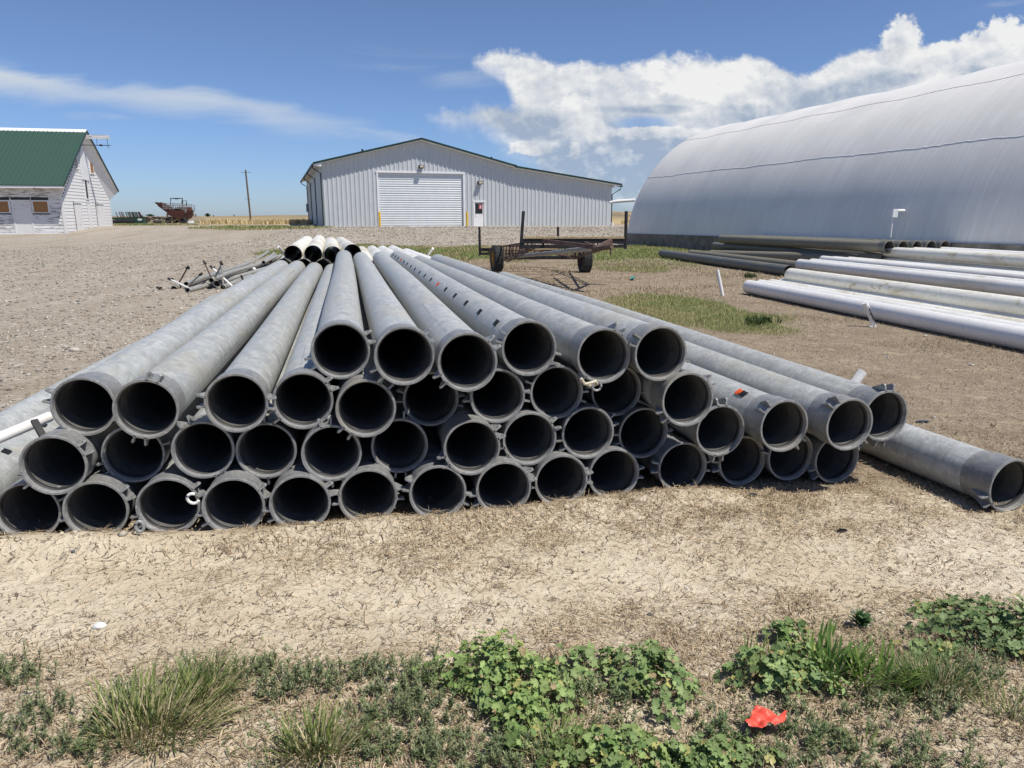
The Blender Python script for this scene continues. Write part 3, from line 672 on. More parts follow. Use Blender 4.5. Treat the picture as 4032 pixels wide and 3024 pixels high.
# ---------------------------------------------------------------- white stack behind
def Pt(u, v, Y, dz=0.): p = at_y(u, v, Y); p[2] += dz; return p
WG = 'white plastic pipes in the far stack'
r_ = .155
def far_pipe(mu, mv, ztop, fu, fv, ymouth, L, mat, lab, r=r_, z=None):
    a = at_y(mu, mv, ymouth) if mu is not None else None
    # far end top pixel fixes the heading
    f = at_y(fu, fv, ymouth + L * .97)
    b = np.array([f[0], f[1], f[2] - r * .98])
    return plain_pipe('white_pipe', a, b, r, mat, lab, WG, .007, 36)
for k, (mu, mv, fu, fv) in enumerate([(1153.8, 1001.3, 1208, 929), (1233.5, 1000.6, 1256, 925.5), (1311, 1003.8, 1301, 932.6), (1388, 996, 1341, 932.6)]):
    far_pipe(mu, mv, 0, fu, fv, 12.95 + .05 * (k % 2), 6.1, 'cream_pipe', ['leftmost', 'second from left', 'third from left', 'rightmost'][k] + ' of four yellowed white pipes with open mouths behind the grey stack')
for k, (mu, mv, fu, fv) in enumerate([(1118, 1052, 1180, 966), (1195, 1053, 1230, 966), (1275, 1054, 1280, 966), (1350, 1052, 1325, 966)]):
    far_pipe(mu, mv, 0, fu, fv, 12.95, 6.1, 'cream_pipe', 'yellowed white pipe of the lower layer, %s mouth from the left behind the grey stack' % ORD[k])
for k, (fu, fv) in enumerate([(1423, 969), (1464.6, 966.5), (1505.7, 967), (1546, 965.8)]):
    Y1 = 19.2; b = at_y(fu, fv, Y1); b[2] -= r_; a = np.array([b[0] + 1.35 + .05 * k, b[1] - 6.0, b[2] - .01])
    plain_pipe('white_pipe', a, b, r_, 'cream_pipe' if k == 0 else 'white_pipe', '%s of the white pipes right of the open mouthed ones, behind grey stack' % ORD[k], WG, .007, 36)
for k, (fu, fv, z) in enumerate([(1646, 994, .55), (1600, 978, .6)]):
    b = at_y(fu, fv, 17.4); b[2] -= r_; a = np.array([b[0] + 1.35, b[1] - 5.2, b[2]])
    plain_pipe('white_pipe', a, b, r_, 'white_pipe', ['outermost low white pipe at the right side of the far stack', 'short white pipe second from the right side of the far stack'][k], WG, .007, 36)
# hidden carriers of the far stack (ground layers)
for k in range(9):
    a = np.array([-3.9 + .33 * k, 13.15, .155]); b = np.array([-5.0 + .33 * k, 19.1, .155])
    plain_pipe('white_pipe', a, b, r_, 'cream_pipe', 'yellowed white pipe on the ground under the far stack, %s from left' % ORD[k], WG, .007, 24)
put('white_rod', MB().tube([at_y(1050 + 2010 / 3.16, 1005, 17.5), at_y(1050 + 2070 / 3.16, 978, 17.3)], .03, 10).mesh('white_rod', True, 40), M['white_clean'], label='thin white rod leaning up at the right side of the far stack', cat='rod')
put('white_rod', MB().tube([at_y(1123, 1000, 17.), at_y(1096, 971, 16.6)], .028, 10).mesh('white_rod', True, 40), M['white_clean'], label='thin white rod with black tip left of the far stack', cat='rod')

# ---------------------------------------------------------------- aluminium lines and risers at the left
zc = lambda x, y: (600 + x / 2.765, 950 + y / 2.765)
LG = 'thin metal irrigation lines lying left of the stack'
lines = [((370, 485), (1262, 122), .06), ((640, 440), (1325, 142), .17), ((790, 395), (1340, 165), .06), ((380, 535), (655, 468), .05), ((730, 445), (1250, 292), .06), ((765, 500), (1080, 378), .05), ((1290, 215), (1400, 152), .06), ((1210, 230), (1350, 160), .17)]
nm = ['longest thin metal line, its near end farthest left', 'thin metal line lying on top of the longest line', 'thin metal line bending up towards the grass behind', 'short thin metal line ending in an open elbow', 'thin metal line just left of the big grey pipes, white cap on it', 'short thin metal line beside the gated grey pipe', 'thin metal line at the far right of the thin lines', 'thin metal line tucked beside the far white stack']
for (p0, p1, z), lb in zip(lines, nm):
    a = at_z(*zc(*p0), z); b = at_z(*zc(*p1), z); d = b - a; Lm = np.linalg.norm(d)
    if Lm > 9.6: a = a; 
    plain_pipe('metal_line', a, b, .055, 'line', lb, LG, .004, 16, bend=.12 if Lm > 6 else .0)
RG = 'riser pipes jumbled at the near end of the thin lines'
def riser(p0, p1, Y0, Y1, r, mat, head, lb):
    a = at_y(*zc(*p0), Y0); b = at_y(*zc(*p1), Y1); e = empty('riser_pipe', tuple(a), label=lb, cat='riser pipe', group=RG)
    a0 = a - a; b0 = b - a; r = r * .8
    put('tube', MB().tube([a0, b0], r, 10).mesh('tube', True, 40), M[mat], e)
    if head:
        mb = MB().tube([b0 - (b0 - a0) * .02, b0 + (b0 - a0) / np.linalg.norm(b0) * .07], r * 1.3, 10)
        hs = random.uniform(.4, .8); mb.tube([b0 + hs * np.array([-.06, 0, .03]), b0 + hs * np.array([.07, 0, .0])], .016, 8); mb.box(b0 + hs * np.array([.03, -.02, -.04]), b0 + hs * np.array([.09, .02, .05]))
        put('sprinkler_head', mb, M['dark_steel'], e)
for a in [((275, 480), (378, 295), 16.2, 16.0, .02, 'rust', 1, 'rusty riser pipe leaning right with dark head, farthest left of upright ones'),
          ((340, 525), (520, 365), 15.9, 15.7, .022, 'line', 1, 'grey riser pipe leaning right with a black sprinkler head'),
          ((660, 440), (570, 240), 16.2, 16.2, .018, 'rust', 1, 'slim rusty riser pipe leaning left beside the open elbow'),
          ((665, 420), (750, 262), 16.0, 15.9, .030, 'line', 0, 'thick grey riser forming the left leg of an upturned V'),
          ((775, 505), (750, 252), 15.8, 15.9, .025, 'line', 1, 'thick grey riser forming the right leg of an upturned V'),
          ((420, 520), (200, 418), 15.8, 15.9, .025, 'white_clean', 1, 'white riser pipe lying with its head at the far left of the jumble'),
          ((870, 490), (655, 290), 15.9, 16.0, .026, 'white_clean', 1, 'white riser pipe leaning left with a black head near the open elbow'),
          ((225, 548), (80, 510), 15.7, 15.6, .026, 'line', 1, 'short grey riser pipe lying lowest at the left of the jumble'),
          ((985, 418), (965, 368), 17.2, 17.2, .032, 'dark_steel', 0, 'short dark upright stub beside the thin metal lines')]: riser(*a)
for k in range(14):
    x_, y_ = random.uniform(180, 640), random.uniform(490, 570); an = random.uniform(-.4, 1.3); ln_ = random.uniform(50, 190)
    riser((x_, y_), (x_ + ln_ * math.cos(an), y_ - ln_ * .55 * math.sin(an)), 15.8 + .1 * (k % 4), 15.9 + .12 * (k % 3), .016, ['line', 'rust', 'dark_steel'][k % 3], k % 4 == 0, 'slim %s riser piece lying in the jumble, %s of the low ones' % (['grey', 'rusty', 'dark'][k % 3], ORD[k]))
e, L = plain_pipe('pipe_offcut', at_y(*zc(275, 603), 15.4), at_y(*zc(385, 583), 15.5), .075, 'dark_pipe', 'short blue grey pipe offcut lying in front of the risers', None, .006)
put('pipe_elbow', MB().tube([at_y(*zc(655, 470), 16.2), at_y(*zc(672, 440), 16.2), at_y(*zc(705, 462), 15.9)], .075, 16, r_in=.066).mesh('pipe_elbow', True, 50), M['line'], label='open metal elbow among the risers', cat='elbow')
put('pipe_elbow', MB().tube([at_y(*zc(310, 500), 16.1), at_y(*zc(262, 495), 16.0), at_y(*zc(235, 520), 15.8)], .07, 16, r_in=.062).mesh('pipe_elbow', True, 50), M['line'], label='open metal elbow at the left of the riser jumble', cat='elbow')
put('metal_scrap', MB().tube([at_y(*zc(150, 590), 15.3), at_y(*zc(200, 572), 15.5), at_y(*zc(265, 590), 15.2)], .022, 8).mesh('metal_scrap', True, 50), M['rust'], label='curved rusty scrap lying left of the pipe offcut', cat='scrap')
put('tube_offcut', MB().tube([at_y(*zc(1105, 300), 20.5), at_y(*zc(1135, 335), 20.2)], .05, 12).mesh('tube_offcut', True, 50), M['white_clean'], label='short white tube lying on a thin metal line', cat='tube')

# ---------------------------------------------------------------- right hand white heap
z7 = lambda x, y: (2300 + x / 1.277, 700 + y / 1.277)
z3 = lambda x, y: (2500 + x / 2.765, 880 + y / 2.765)
z4 = lambda x, y: (3200 + x / 2.659, 880 + y / 2.659)
HG = 'white pipes heaped at the right'; hd = R(-10.2); hv = np.array([math.sin(hd), math.cos(hd), 0]); hp = np.array([math.cos(hd), -math.sin(hd), 0]); rw = .137
def heap(topleft, ztop, lab, mat='white_pipe', L=9.14, adj=0., zr=None):
    b = at_z(*topleft, ztop); b[2] = ztop - rw; a = b - hv * L; a[2] = (zr if zr is not None else ztop) - rw
    a = a + hp * adj
    plain_pipe('white_pipe', a, b, rw, mat, lab, HG, .007, 40)
    return a, b
a1, b1 = heap(z3(1245, 614), .274, 'clean white pipe at the front of the right hand heap, on the ground', 'white_clean')
for k, n_ in enumerate(['second', 'third', 'fourth']):
    b = b1 + hp * (.285 * (k + 1)) + hv * (.05 + .07 * k); b[2] = .137
    plain_pipe('white_pipe', b - hv * 9.14, b, rw, 'white_pipe' if k != 1 else 'cream_pipe', '%s white pipe of the ground layer in the right hand heap' % n_, HG, .007, 30)
for k in range(4, 7):
    b = b1 + hp * (.285 * (k + 1)) + hv * (-.8); b[2] = .137
    plain_pipe('white_pipe', b - hv * 8.4, b, rw, 'white_pipe', '%s white pipe of the ground layer, under the upper pipes of the heap' % ORD[k], HG, .007, 20)
heap(z3(1700, 485), .50, 'dirty white pipe lying on the ground layer just behind the front pipe', 'cream_pipe')
heap(z3(1800, 386), .43, 'white pipe with dark specks, next behind the dirty upper pipe', 'white_pipe')
heap(z3(1935, 381), .43, 'white pipe end peeking out behind the speckled pipe of the heap', 'white_pipe')
for k, p in enumerate([z3(2050, 350), z4(230, 342), z4(390, 347)]):
    heap(p, .42, ['first', 'second', 'third'][k] + ' of three slender white pipe ends in the middle of the heap', 'white_pipe')
for k, (p, zt) in enumerate([(z4(570, 229), .72), (z4(900, 237), .72), (z4(1020, 225), .73)]):
    heap(p, zt, ['nearest stained white pipe of the top layer in the right hand heap', 'middle white pipe of the top layer in the right hand heap', 'farthest white pipe of the top layer in the right hand heap'][k], 'cream_pipe' if k == 0 else 'white_pipe', zr=.72)
for k in range(5):
    b = at_z(*z4(560, 229), .72) + hp * (.3 * k + .1) - hv * .7; b[2] = .137 if k > 2 else .30
    plain_pipe('white_pipe', b - hv * 8.2, b, rw, 'white_pipe', 'white pipe carrying the top layer of the heap, %s from its near side' % ORD[k], HG, .007, 20)

# ---------------------------------------------------------------- dark pipes
DG = 'dark grey pipes in front of the arched building'
def dark(a, b, r, mat, lab, bell=False):
    e, L = plain_pipe('dark_pipe', a, b, r, mat, lab, DG, .008, 30)
    return e
a = at_z(*z3(300, 283), .30); a[2] = .15; b = np.array([7.25, 19.1, .15])
e = dark(b, a, .15, 'dark_pipe', 'dark grey pipe at the front of the dark group, dented in the middle')
a = at_z(*z3(610, 284), .30); a[2] = .15; b = np.array([8.35, 20.3, .15])
e = dark(b, a, .145, 'dark_dusty', 'dusty dark pipe with a row of small gates along its top')
for k in range(10):
    add_gate(e, 1.2 + .72 * k, 90, GATE)
a = at_z(*z3(835, 290), .30); a[2] = .15; b = np.array([10.2, 21.5, .33])
dark(b, a, .15, 'dark_dusty', 'dusty pipe lying askew in the middle of the dark group')
a = at_y(*z3(870, 204), 30.); a[2] -= .15; b = np.array([10.55, 23.0, .30])
e = dark(b, a, .155, 'dark_pipe', 'dark pipe with yellow edged gates near its far end')
for k in (.45, 1.1, 2.3, 2.9):
    g = link_child(GATE_Y, 'gate', e, M['rope'], Matrix.Translation((0, (Vector(a) - Vector(b)).length - k, 0)) @ rot_y(-R(195))) if 'GATE_Y' in globals() else None
mo = [z4(805, 172), z4(975, 172), z4(1112, 175), z4(1260, 175), z4(1412, 170)]
BELL_D = MB().lathe([(.158, .26), (.166, .22), (.178, .2), (.178, .004), (.172, 0), (.160, 0), (.158, .02), (.158, .2), (.146, .24)], 40, closed=True).mesh('bell', True, 35)
BELL_D.materials.append(M['dark_pipe'])
for k, p in enumerate(mo):
    m_ = at_y(*p, 20.2); m_[2] = .90 - .178 + .0; m_[0] = 10.35 + k * .385
    f = np.array([8.2 + k * .36, 28.9, .68])
    e = dark(m_, f, .156, 'dark_pipe' if k else 'dark_dusty', '%s of five big dark pipes with round mouths showing, counted from the front' % ORD[k])
    link_child(BELL_D, 'bell', e, M['dark_pipe'])
for lay, z in ((0, .17), (1, .42)):
    for k in range(5):
        dark(np.array([10.5 + k * .36 - .1 * lay + .1, 20.6, z]), np.array([8.4 + k * .36, 28.8, z]), .156, 'dark_pipe', 'dark pipe hidden low under the round mouthed pipes, %s layer, %s from front' % (['bottom', 'middle'][lay], ORD[k]))

# white stubs sticking out of the ground
g0 = at_z(*z3(957, 778)); tp = at_y(*z3(897, 503), g0[1] + .05)
e, L = plain_pipe('white_stub_post', np.array(g0) - np.array([0, 0, .03]), tp, .036, 'white_clean', 'thin white plastic post sticking out of the ground by the grass patch', None, .004, 16, cat='post')
g0 = at_z(*z4(652, 1080)); tp = at_y(*z4(545, 830), g0[1] + .0)
e = empty('white_stub_post', label='broken white plastic post with a black torn side, in front of white pipes', cat='post')
put('tube', MB().tube([g0 - np.array([0, 0, .03]), g0 + (tp - g0) * .45, tp], [.030, .034, .040], 16).mesh('tube', True, 50), M['white_clean'], e)
ax0, ay0, dd = basis(tp - g0); V = []; fs = []; K = 7
for i in range(12):
    f = .1 + .78 * i / 11; c0_ = g0 + (tp - g0) * f; wdt = (.55 + .25 * math.sin(i * 2.3)) * math.sin(math.pi * (i + .5) / 12)
    for k in range(K):
        an = -math.pi / 2 + wdt * (k / (K - 1) * 2 - 1) + .5
        V.append(c0_ + (.0375 + .004 * f) * (math.cos(an) * np.array([1, 0, 0]) + math.sin(an) * np.array([0, 1, 0])))
for i in range(11):
    for k in range(K - 1): q = i * K + k; fs.append((q, q + 1, q + K + 1, q + K))
put('torn_opening', MB().add(V, fs).mesh('torn_opening', True), M['black'], e)
# ---------------------------------------------------------------- metal shed
def gz(x, y): return float(ground_h(np.array([x]), np.array([y]))[0])
def mat_sheet(name, c, rough=.38):
    m, t, b = material(name, c, rough, 0., .5)
    n = t.noise(t.map(objc(t), (1.2, 1.2, .5)), 2., 5, .6)
    n2 = t.noise(t.map(objc(t), (1, 1, .08)), 5, 4, .6)
    k = t.mix(t.ramp(n, .3, .7), tuple(x * .93 for x in c), c); k = t.mix(t.ramp(n2, .5, .8, 0, .35), k, tuple(x * .86 for x in c))
    t.l.new(k, b.inputs['Base Color']); return m
M['shed_wall'] = mat_sheet('white_ribbed_sheet', (.52, .55, .57))
M['shed_door'] = mat_sheet('overhead_door_sheet', (.60, .64, .67))
M['shed_roof'] = mat_sheet('green_roof_sheet', (.028, .085, .062))
SB = R(17.5); S0 = at_y(1278, 891, 57.)
shed = empty('metal_shed', (S0[0], S0[1], 0), SB, 'long white ribbed metal shed with green roof edge and big overhead door', 'shed')
BASE = .70; SLn = 29.
prof = [(0, 5.43), (7.63, 7.27), (15.2, 5.42), (24.1, 4.15)]
pz = lambda x: float(np.interp(x, [p[0] for p in prof], [p[1] for p in prof]))
DX0, DX1, DZ = 4.13, 11.1, 4.84; MX0, MX1, MZ = 11.86, 12.80, 2.74
mb = MB()
def wall_poly(x0, x1, zb): mb.add([(x0, 0, zb), (x1, 0, zb), (x1, 0, pz(x1)), (x0, 0, pz(x0))], [(0, 1, 2, 3)])
for x0, x1, zb in ((0, DX0, BASE - .12), (DX0, 7.63, DZ), (7.63, DX1, DZ), (DX1, MX0, BASE - .12), (MX0, MX1, MZ), (MX1, 15.2, BASE - .12), (15.2, 24.1, BASE - .12)): wall_poly(x0, x1, zb)
x = .10
while x < 24.0:
    zb = DZ + .10 if DX0 - .12 < x < DX1 + .12 else (MZ + .06 if MX0 - .1 < x < MX1 + .1 else BASE - .05)
    w0, w1, h = .09, .03, .045
    V = [(x - w0, -.001, zb), (x - w1, -h, zb), (x + w1, -h, zb), (x + w0, -.001, zb)]; zt = [pz(x - w0), pz(x - w1), pz(x + w1), pz(x + w0)]
    V += [(v[0], v[1], z) for v, z in zip(V, zt)]
    mb.add(V, [(0, 4, 5, 1), (1, 5, 6, 2), (2, 6, 7, 3), (0, 1, 2, 3)])
    x += .342
put('front_wall', mb, M['shed_wall'], shed)
mb = MB().add([(0, 0, BASE - .4), (0, SLn, BASE - .6), (0, SLn, 5.43), (0, 0, 5.43)], [(0, 1, 2, 3)])
y = .2
while y < SLn:
    mb.add([(-.001, y - .1, .1), (-.045, y - .045, .1), (-.045, y + .045, .1), (-.001, y + .1, .1), (-.001, y - .1, 5.4), (-.045, y - .045, 5.4), (-.045, y + .045, 5.4), (-.001, y + .1, 5.4)], [(0, 4, 5, 1), (1, 5, 6, 2), (2, 6, 7, 3)]); y += .342
put('left_wall', mb, M['shed_wall'], shed)
put('right_wall', MB().add([(24.1, 0, 0), (24.1, SLn, 0), (24.1, SLn, 4.15), (24.1, 0, 4.15)], [(0, 1, 2, 3)]), M['shed_wall'], shed)
put('back_wall', MB().add([(0, SLn, 0), (24.1, SLn, 0), (24.1, SLn, 4.15), (15.2, SLn, 5.42), (7.63, SLn, 7.27), (0, SLn, 5.43)], [(0, 1, 2, 3, 4, 5)]), M['shed_wall'], shed)
# roof: slabs with overhang
ov = .52
def slab(name, x0, z0, x1, z1, y0, y1, th, mat, parent):
    V = [(x0, y0, z0), (x1, y0, z1), (x1, y1, z1), (x0, y1, z0), (x0, y0, z0 - th), (x1, y0, z1 - th), (x1, y1, z1 - th), (x0, y1, z0 - th)]
    return put(name, MB().add(V, [(0, 1, 2, 3), (4, 7, 6, 5), (0, 4, 5, 1), (1, 5, 6, 2), (2, 6, 7, 3), (3, 7, 4, 0)]), mat, parent)
sl1 = (7.27 - 5.43) / 7.63; sl2 = (7.27 - 5.42) / 7.57; sl3 = (5.42 - 4.15) / 8.9
def roof(th0, th1, dz, mat, nm, y0):
    V = []
    P3 = [(-.6, 5.43 - .6 * sl1), (7.63, 7.27), (15.35, 5.42 - .15 * sl2)]
    n = len(P3)
    mb = MB()
    for (xa, za), (xb, zb) in zip(P3[:-1], P3[1:]):
        mb.add([(xa, y0, za + th0), (xb, y0, zb + th0), (xb, SLn + ov, zb + th0), (xa, SLn + ov, za + th0), (xa, y0, za + th1), (xb, y0, zb + th1), (xb, SLn + ov, zb + th1), (xa, SLn + ov, za + th1)],
               [(0, 1, 2, 3), (4, 7, 6, 5), (0, 4, 5, 1), (1, 5, 6, 2), (2, 6, 7, 3), (3, 7, 4, 0)])
    xa, za, xb, zb = 15.2, 5.42 - .07, 24.75, 4.15 - .65 * sl3
    mb.add([(xa, y0, za + th0), (xb, y0, zb + th0), (xb, SLn + ov, zb + th0), (xa, SLn + ov, za + th0), (xa, y0, za + th1), (xb, y0, zb + th1), (xb, SLn + ov, zb + th1), (xa, SLn + ov, za + th1)],
           [(0, 1, 2, 3), (4, 7, 6, 5), (0, 4, 5, 1), (1, 5, 6, 2), (2, 6, 7, 3), (3, 7, 4, 0)])
    return put(nm, mb, mat, shed)
rf = roof(.17, .10, 0, M['shed_roof'], 'roof', -ov - .03)
roof(.097, .004, 0, M['white'], 'soffit', -ov)
mb = MB()
for (xa, za), (xb, zb) in (((-.62, 5.43 - .62 * sl1), (7.63, 7.27)), ((7.63, 7.27), (15.37, 5.42 - .17 * sl2)), ((15.2, 5.35), (24.78, 4.15 - .66 * sl3))):
    mb.add([(xa, -ov - .06, za + .19), (xb, -ov - .06, zb + .19), (xb, -ov - .06, zb + .045), (xa, -ov - .06, za + .045), (xa, -ov - .031, za + .19), (xb, -ov - .031, zb + .19), (xb, -ov - .031, zb + .045), (xa, -ov - .031, za + .045)],
           [(0, 1, 2, 3), (4, 7, 6, 5), (0, 4, 5, 1), (1, 5, 6, 2), (2, 6, 7, 3), (3, 7, 4, 0)])
put('rake_trim', mb, M['green_trim'], shed)
# box end returns of the soffit
put('soffit_return', MB().prism([(-.58, 5.29), (0, 5.43), (0, 5.18), (-.40, 5.22)], -ov + .01, -.003, 1), M['white'], shed)
put('soffit_return', MB().prism([(24.1, 4.15), (24.70, 4.06), (24.45, 3.97), (24.1, 3.95)], -ov + .01, -.003, 1), M['white'], shed)
# gutters and downspouts
put('gutter', MB().box((-.72, -ov, 5.24), (-.605, SLn + ov, 5.36)), M['green_trim'], shed)
put('gutter', MB().box((24.76, -ov, 3.99), (24.87, SLn + ov, 4.11)), M['green_trim'], shed)
for y in (-.07, 9.2, 18.4, 27.6):
    put('downspout', MB().tube([(-.66, y - .3, 5.22), (-.62, y - .25, 5.05), (-.07 - .02, y, 4.72), (-.075, y, .95), (-.2, y - .1, .80)], .045, 8), M['green_trim'], shed)
ds = put('downspout', MB().tube([(24.80, -.35, 3.99), (24.76, -.3, 3.80), (24.17, .05, 3.35), (24.17, .05, 1.1), (24.2, -.05, .95)], .05, 8), M['green_trim'], shed)
put('boot', MB().tube([(24.2, -.06, 1.0), (24.25, -.1, .55)], .10, 10), M['white'], ds)
# overhead door
dr = empty('overhead_door'); dr.parent = shed
mb = MB(); nz_ = 8; zz = np.linspace(BASE - .05, DZ, nz_ + 1)
put('door_panel', MB().box((DX0 + .1, .10, BASE - .06), (DX1 - .1, .14, DZ)), M['shed_door'], dr)
for k in range(nz_):
    for f in (0., .33, .66):
        z = zz[k] + (zz[k + 1] - zz[k]) * f
        mb.add([(DX0 + .1, .099, z + .02), (DX1 - .1, .099, z + .02), (DX1 - .1, .084 if f else .078, z + .045), (DX0 + .1, .084 if f else .078, z + .045), (DX0 + .1, .084 if f else .078, z + .10), (DX1 - .1, .084 if f else .078, z + .10), (DX1 - .1, .099, z + .125), (DX0 + .1, .099, z + .125)], [(0, 1, 2, 3), (3, 2, 5, 4), (4, 5, 6, 7)])
put('door_ribs', mb, M['shed_door'], dr)
put('door_frame', MB().box((DX0 - .02, -.06, BASE - .1), (DX0 + .10, .12, DZ + .0)).box((DX1 - .10, -.06, BASE - .1), (DX1 + .02, .12, DZ)).box((DX0 - .08, -.075, DZ), (DX1 + .08, .12, DZ + .13)), M['white'], dr)
# man door
dd_ = empty('side_door'); dd_.parent = shed
put('door_leaf', MB().box((MX0 + .07, .02, BASE - .02), (MX1 - .07, .06, MZ - .08)), M['white'], dd_)
put('door_frame', MB().box((MX0 - .05, -.05, BASE - .08), (MX0 + .065, .08, MZ + .01)).box((MX1 - .065, -.05, BASE - .08), (MX1 + .05, .08, MZ + .01)).box((MX0 - .07, -.062, MZ - .075), (MX1 + .07, .08, MZ + .05)), M['white'], dd_)
wn = put('window', MB().box((12.03, .008, 1.80), (12.56, .019, 2.52)), M['glass'], dd_)
put('frame', MB().box((11.99, .0, 1.76), (12.60, .018, 1.80)).box((11.99, .0, 2.52), (12.60, .018, 2.56)).box((11.99, .0, 1.80), (12.03, .018, 2.52)).box((12.56, .0, 1.80), (12.60, .018, 2.52)), M['dark_steel'], wn)
M['sign_red'] = material('sign_red', (.55, .03, .05), .5)[0]; M['sign_pink'] = material('sign_border', (.75, .45, .45), .5)[0]
sg = put('sign', MB().box((12.30, -.006, 2.12), (12.54, .007, 2.46)), M['sign_pink'], dd_)
put('sign_face', MB().box((12.32, -.0095, 2.14), (12.52, -.0061, 2.44)), M['sign_red'], sg)
put('sign_mark', MB().prism([(12.43, 2.40), (12.46, 2.38), (12.44, 2.34), (12.48, 2.28), (12.45, 2.26), (12.46, 2.17), (12.43, 2.17), (12.42, 2.23), (12.38, 2.18), (12.36, 2.20), (12.40, 2.28), (12.39, 2.34), (12.41, 2.36)], -.0125, -.0096, 1), M['white'], sg)
put('door_handle', MB().tube([(11.98, .019, 1.66), (11.98, -.05, 1.66), (12.10, -.05, 1.66)], .016, 8), M['galv'], dd_)
# lamps
for lx, lz_ in ((7.60, 5.33), (12.36, 4.18)):
    lp = put('wall_lamp', MB().prism([(-.02, lz_ + .13), (-.40, lz_ + .10), (-.40, lz_ - .10), (-.10, lz_ - .13), (-.02, lz_ - .05)], lx - .17, lx + .17, 0), M['dark_steel'], shed)
    put('lens', MB().box((lx - .13, -.412, lz_ - .07), (lx + .13, -.401, lz_ + .07)), M['rope'], lp)
put('meter_box', MB().box((-.30, 26.9, 2.0), (-.046, 27.3, 2.9)), M['grey_drum'], shed)
put('roof_cleat', MB().box((-.9 + 3.9, -ov - .02, 6.33), (-.8 + 3.95, -ov + .1, 6.5)).box((13.2, -ov - .02, 6.05), (13.3, -ov + .1, 6.18)), M['green_trim'], shed)
put('base_trim', MB().box((0, -.02, BASE - .16), (DX0 - .05, -.002, BASE - .05)).box((DX1 + .03, -.02, BASE - .16), (MX0 - .06, -.002, BASE - .05)).box((MX1 + .06, -.02, BASE - .16), (24.1, -.002, BASE - .05)), M['white'], shed)
# bollards
for lx, s in ((4.16, 'left'), (11.16, 'right')):
    wx = S0[0] + lx * math.cos(SB) + .55 * math.sin(SB); wy = S0[1] + lx * math.sin(SB) - .55 * math.cos(SB)
    g = gz(wx, wy)
    put('bollard', MB().lathe([(0, 0), (.085, 0), (.085, 1.06), (.07, 1.11), (.03, 1.13), (0, 1.135)], 16).mesh('bollard', True, 40), M['yellow'], loc=(wx, wy, g), label='yellow bollard at the %s side of the overhead door' % s, cat='bollard', group='yellow bollards at the shed door').rotation_euler = (math.pi / 2, 0, 0)
# the lathe axis is y, stood upright by the rotation

# ---------------------------------------------------------------- arched building
m, t, b = material('arched_white_sheet', rough=.48, spec=.4)
o = objc(t); nA = t.noise(t.map(o, (9, .5, .35)), 1., 6, .7); nB = t.noise(t.map(o, (30, 1.2, .8)), 1., 4, .6); nC = t.noise(o, .5, 4, .6)
c = t.mix(t.ramp(nA, .42, .72), (.77, .75, .70), (.86, .845, .80)); c = t.mix(t.ramp(nB, .55, .75, 0, .35), c, (.88, .87, .84)); c = t.mix(t.ramp(nC, .45, .65, 0, .35), c, (.64, .63, .60))
t.l.new(c, b.inputs['Base Color'])
so_ = t.new('ShaderNodeSeparateXYZ'); t.l.new(o, so_.inputs[0])
wv = t.m('SINE', t.m('MULTIPLY', so_.outputs[0], 2 * math.pi / .17))
bh = t.m('ADD', t.m('MULTIPLY', wv, .12), t.m('MULTIPLY', nA, .8))
t.l.new(t.bump(bh, .13, .03), b.inputs['Normal']); M['arch'] = m
QB = R(-74.4); Q0 = at_y(2468, 960, 41.)
qn = empty('arched_storage_building', (Q0[0], Q0[1], 0), QB, 'long white arched metal building on a low concrete foundation', 'building')
QL = 36.; QA, QCZ, QR = 6.6, -.146, 6.646
def q_arc(n=64, r=QR, z0=.60):
    a0 = math.atan2(z0 - QCZ, -math.sqrt(r * r - (z0 - QCZ) ** 2)); a1 = math.pi - a0
    return [(QA + r * math.cos(a0 + (a1 - a0) * i / n), QCZ + r * math.sin(a0 + (a1 - a0) * i / n)) for i in range(n + 1)]
pts = q_arc(); NX = 120; V = []
for i in range(NX + 1):
    x = QL * i / NX; sag = .02 * math.sin(x * 1.9) + .015 * math.sin(x * .7 + 1)
    for s, z in pts: V.append((x, s, z + sag * max(0, z - 1) / 5.))
n1 = len(pts); fs = [(i * n1 + k, (i + 1) * n1 + k, (i + 1) * n1 + k + 1, i * n1 + k + 1) for i in range(NX) for k in range(n1 - 1)]
put('arched_roof', MB().add(V, fs).mesh('arched_roof', True), M['arch'], qn)
for nm, x in (('end_wall', 0.02), ('end_wall', QL - .02)):
    put(nm, MB().add([(x, s, z) for s, z in pts], [tuple(range(n1))]), M['arch'], qn)
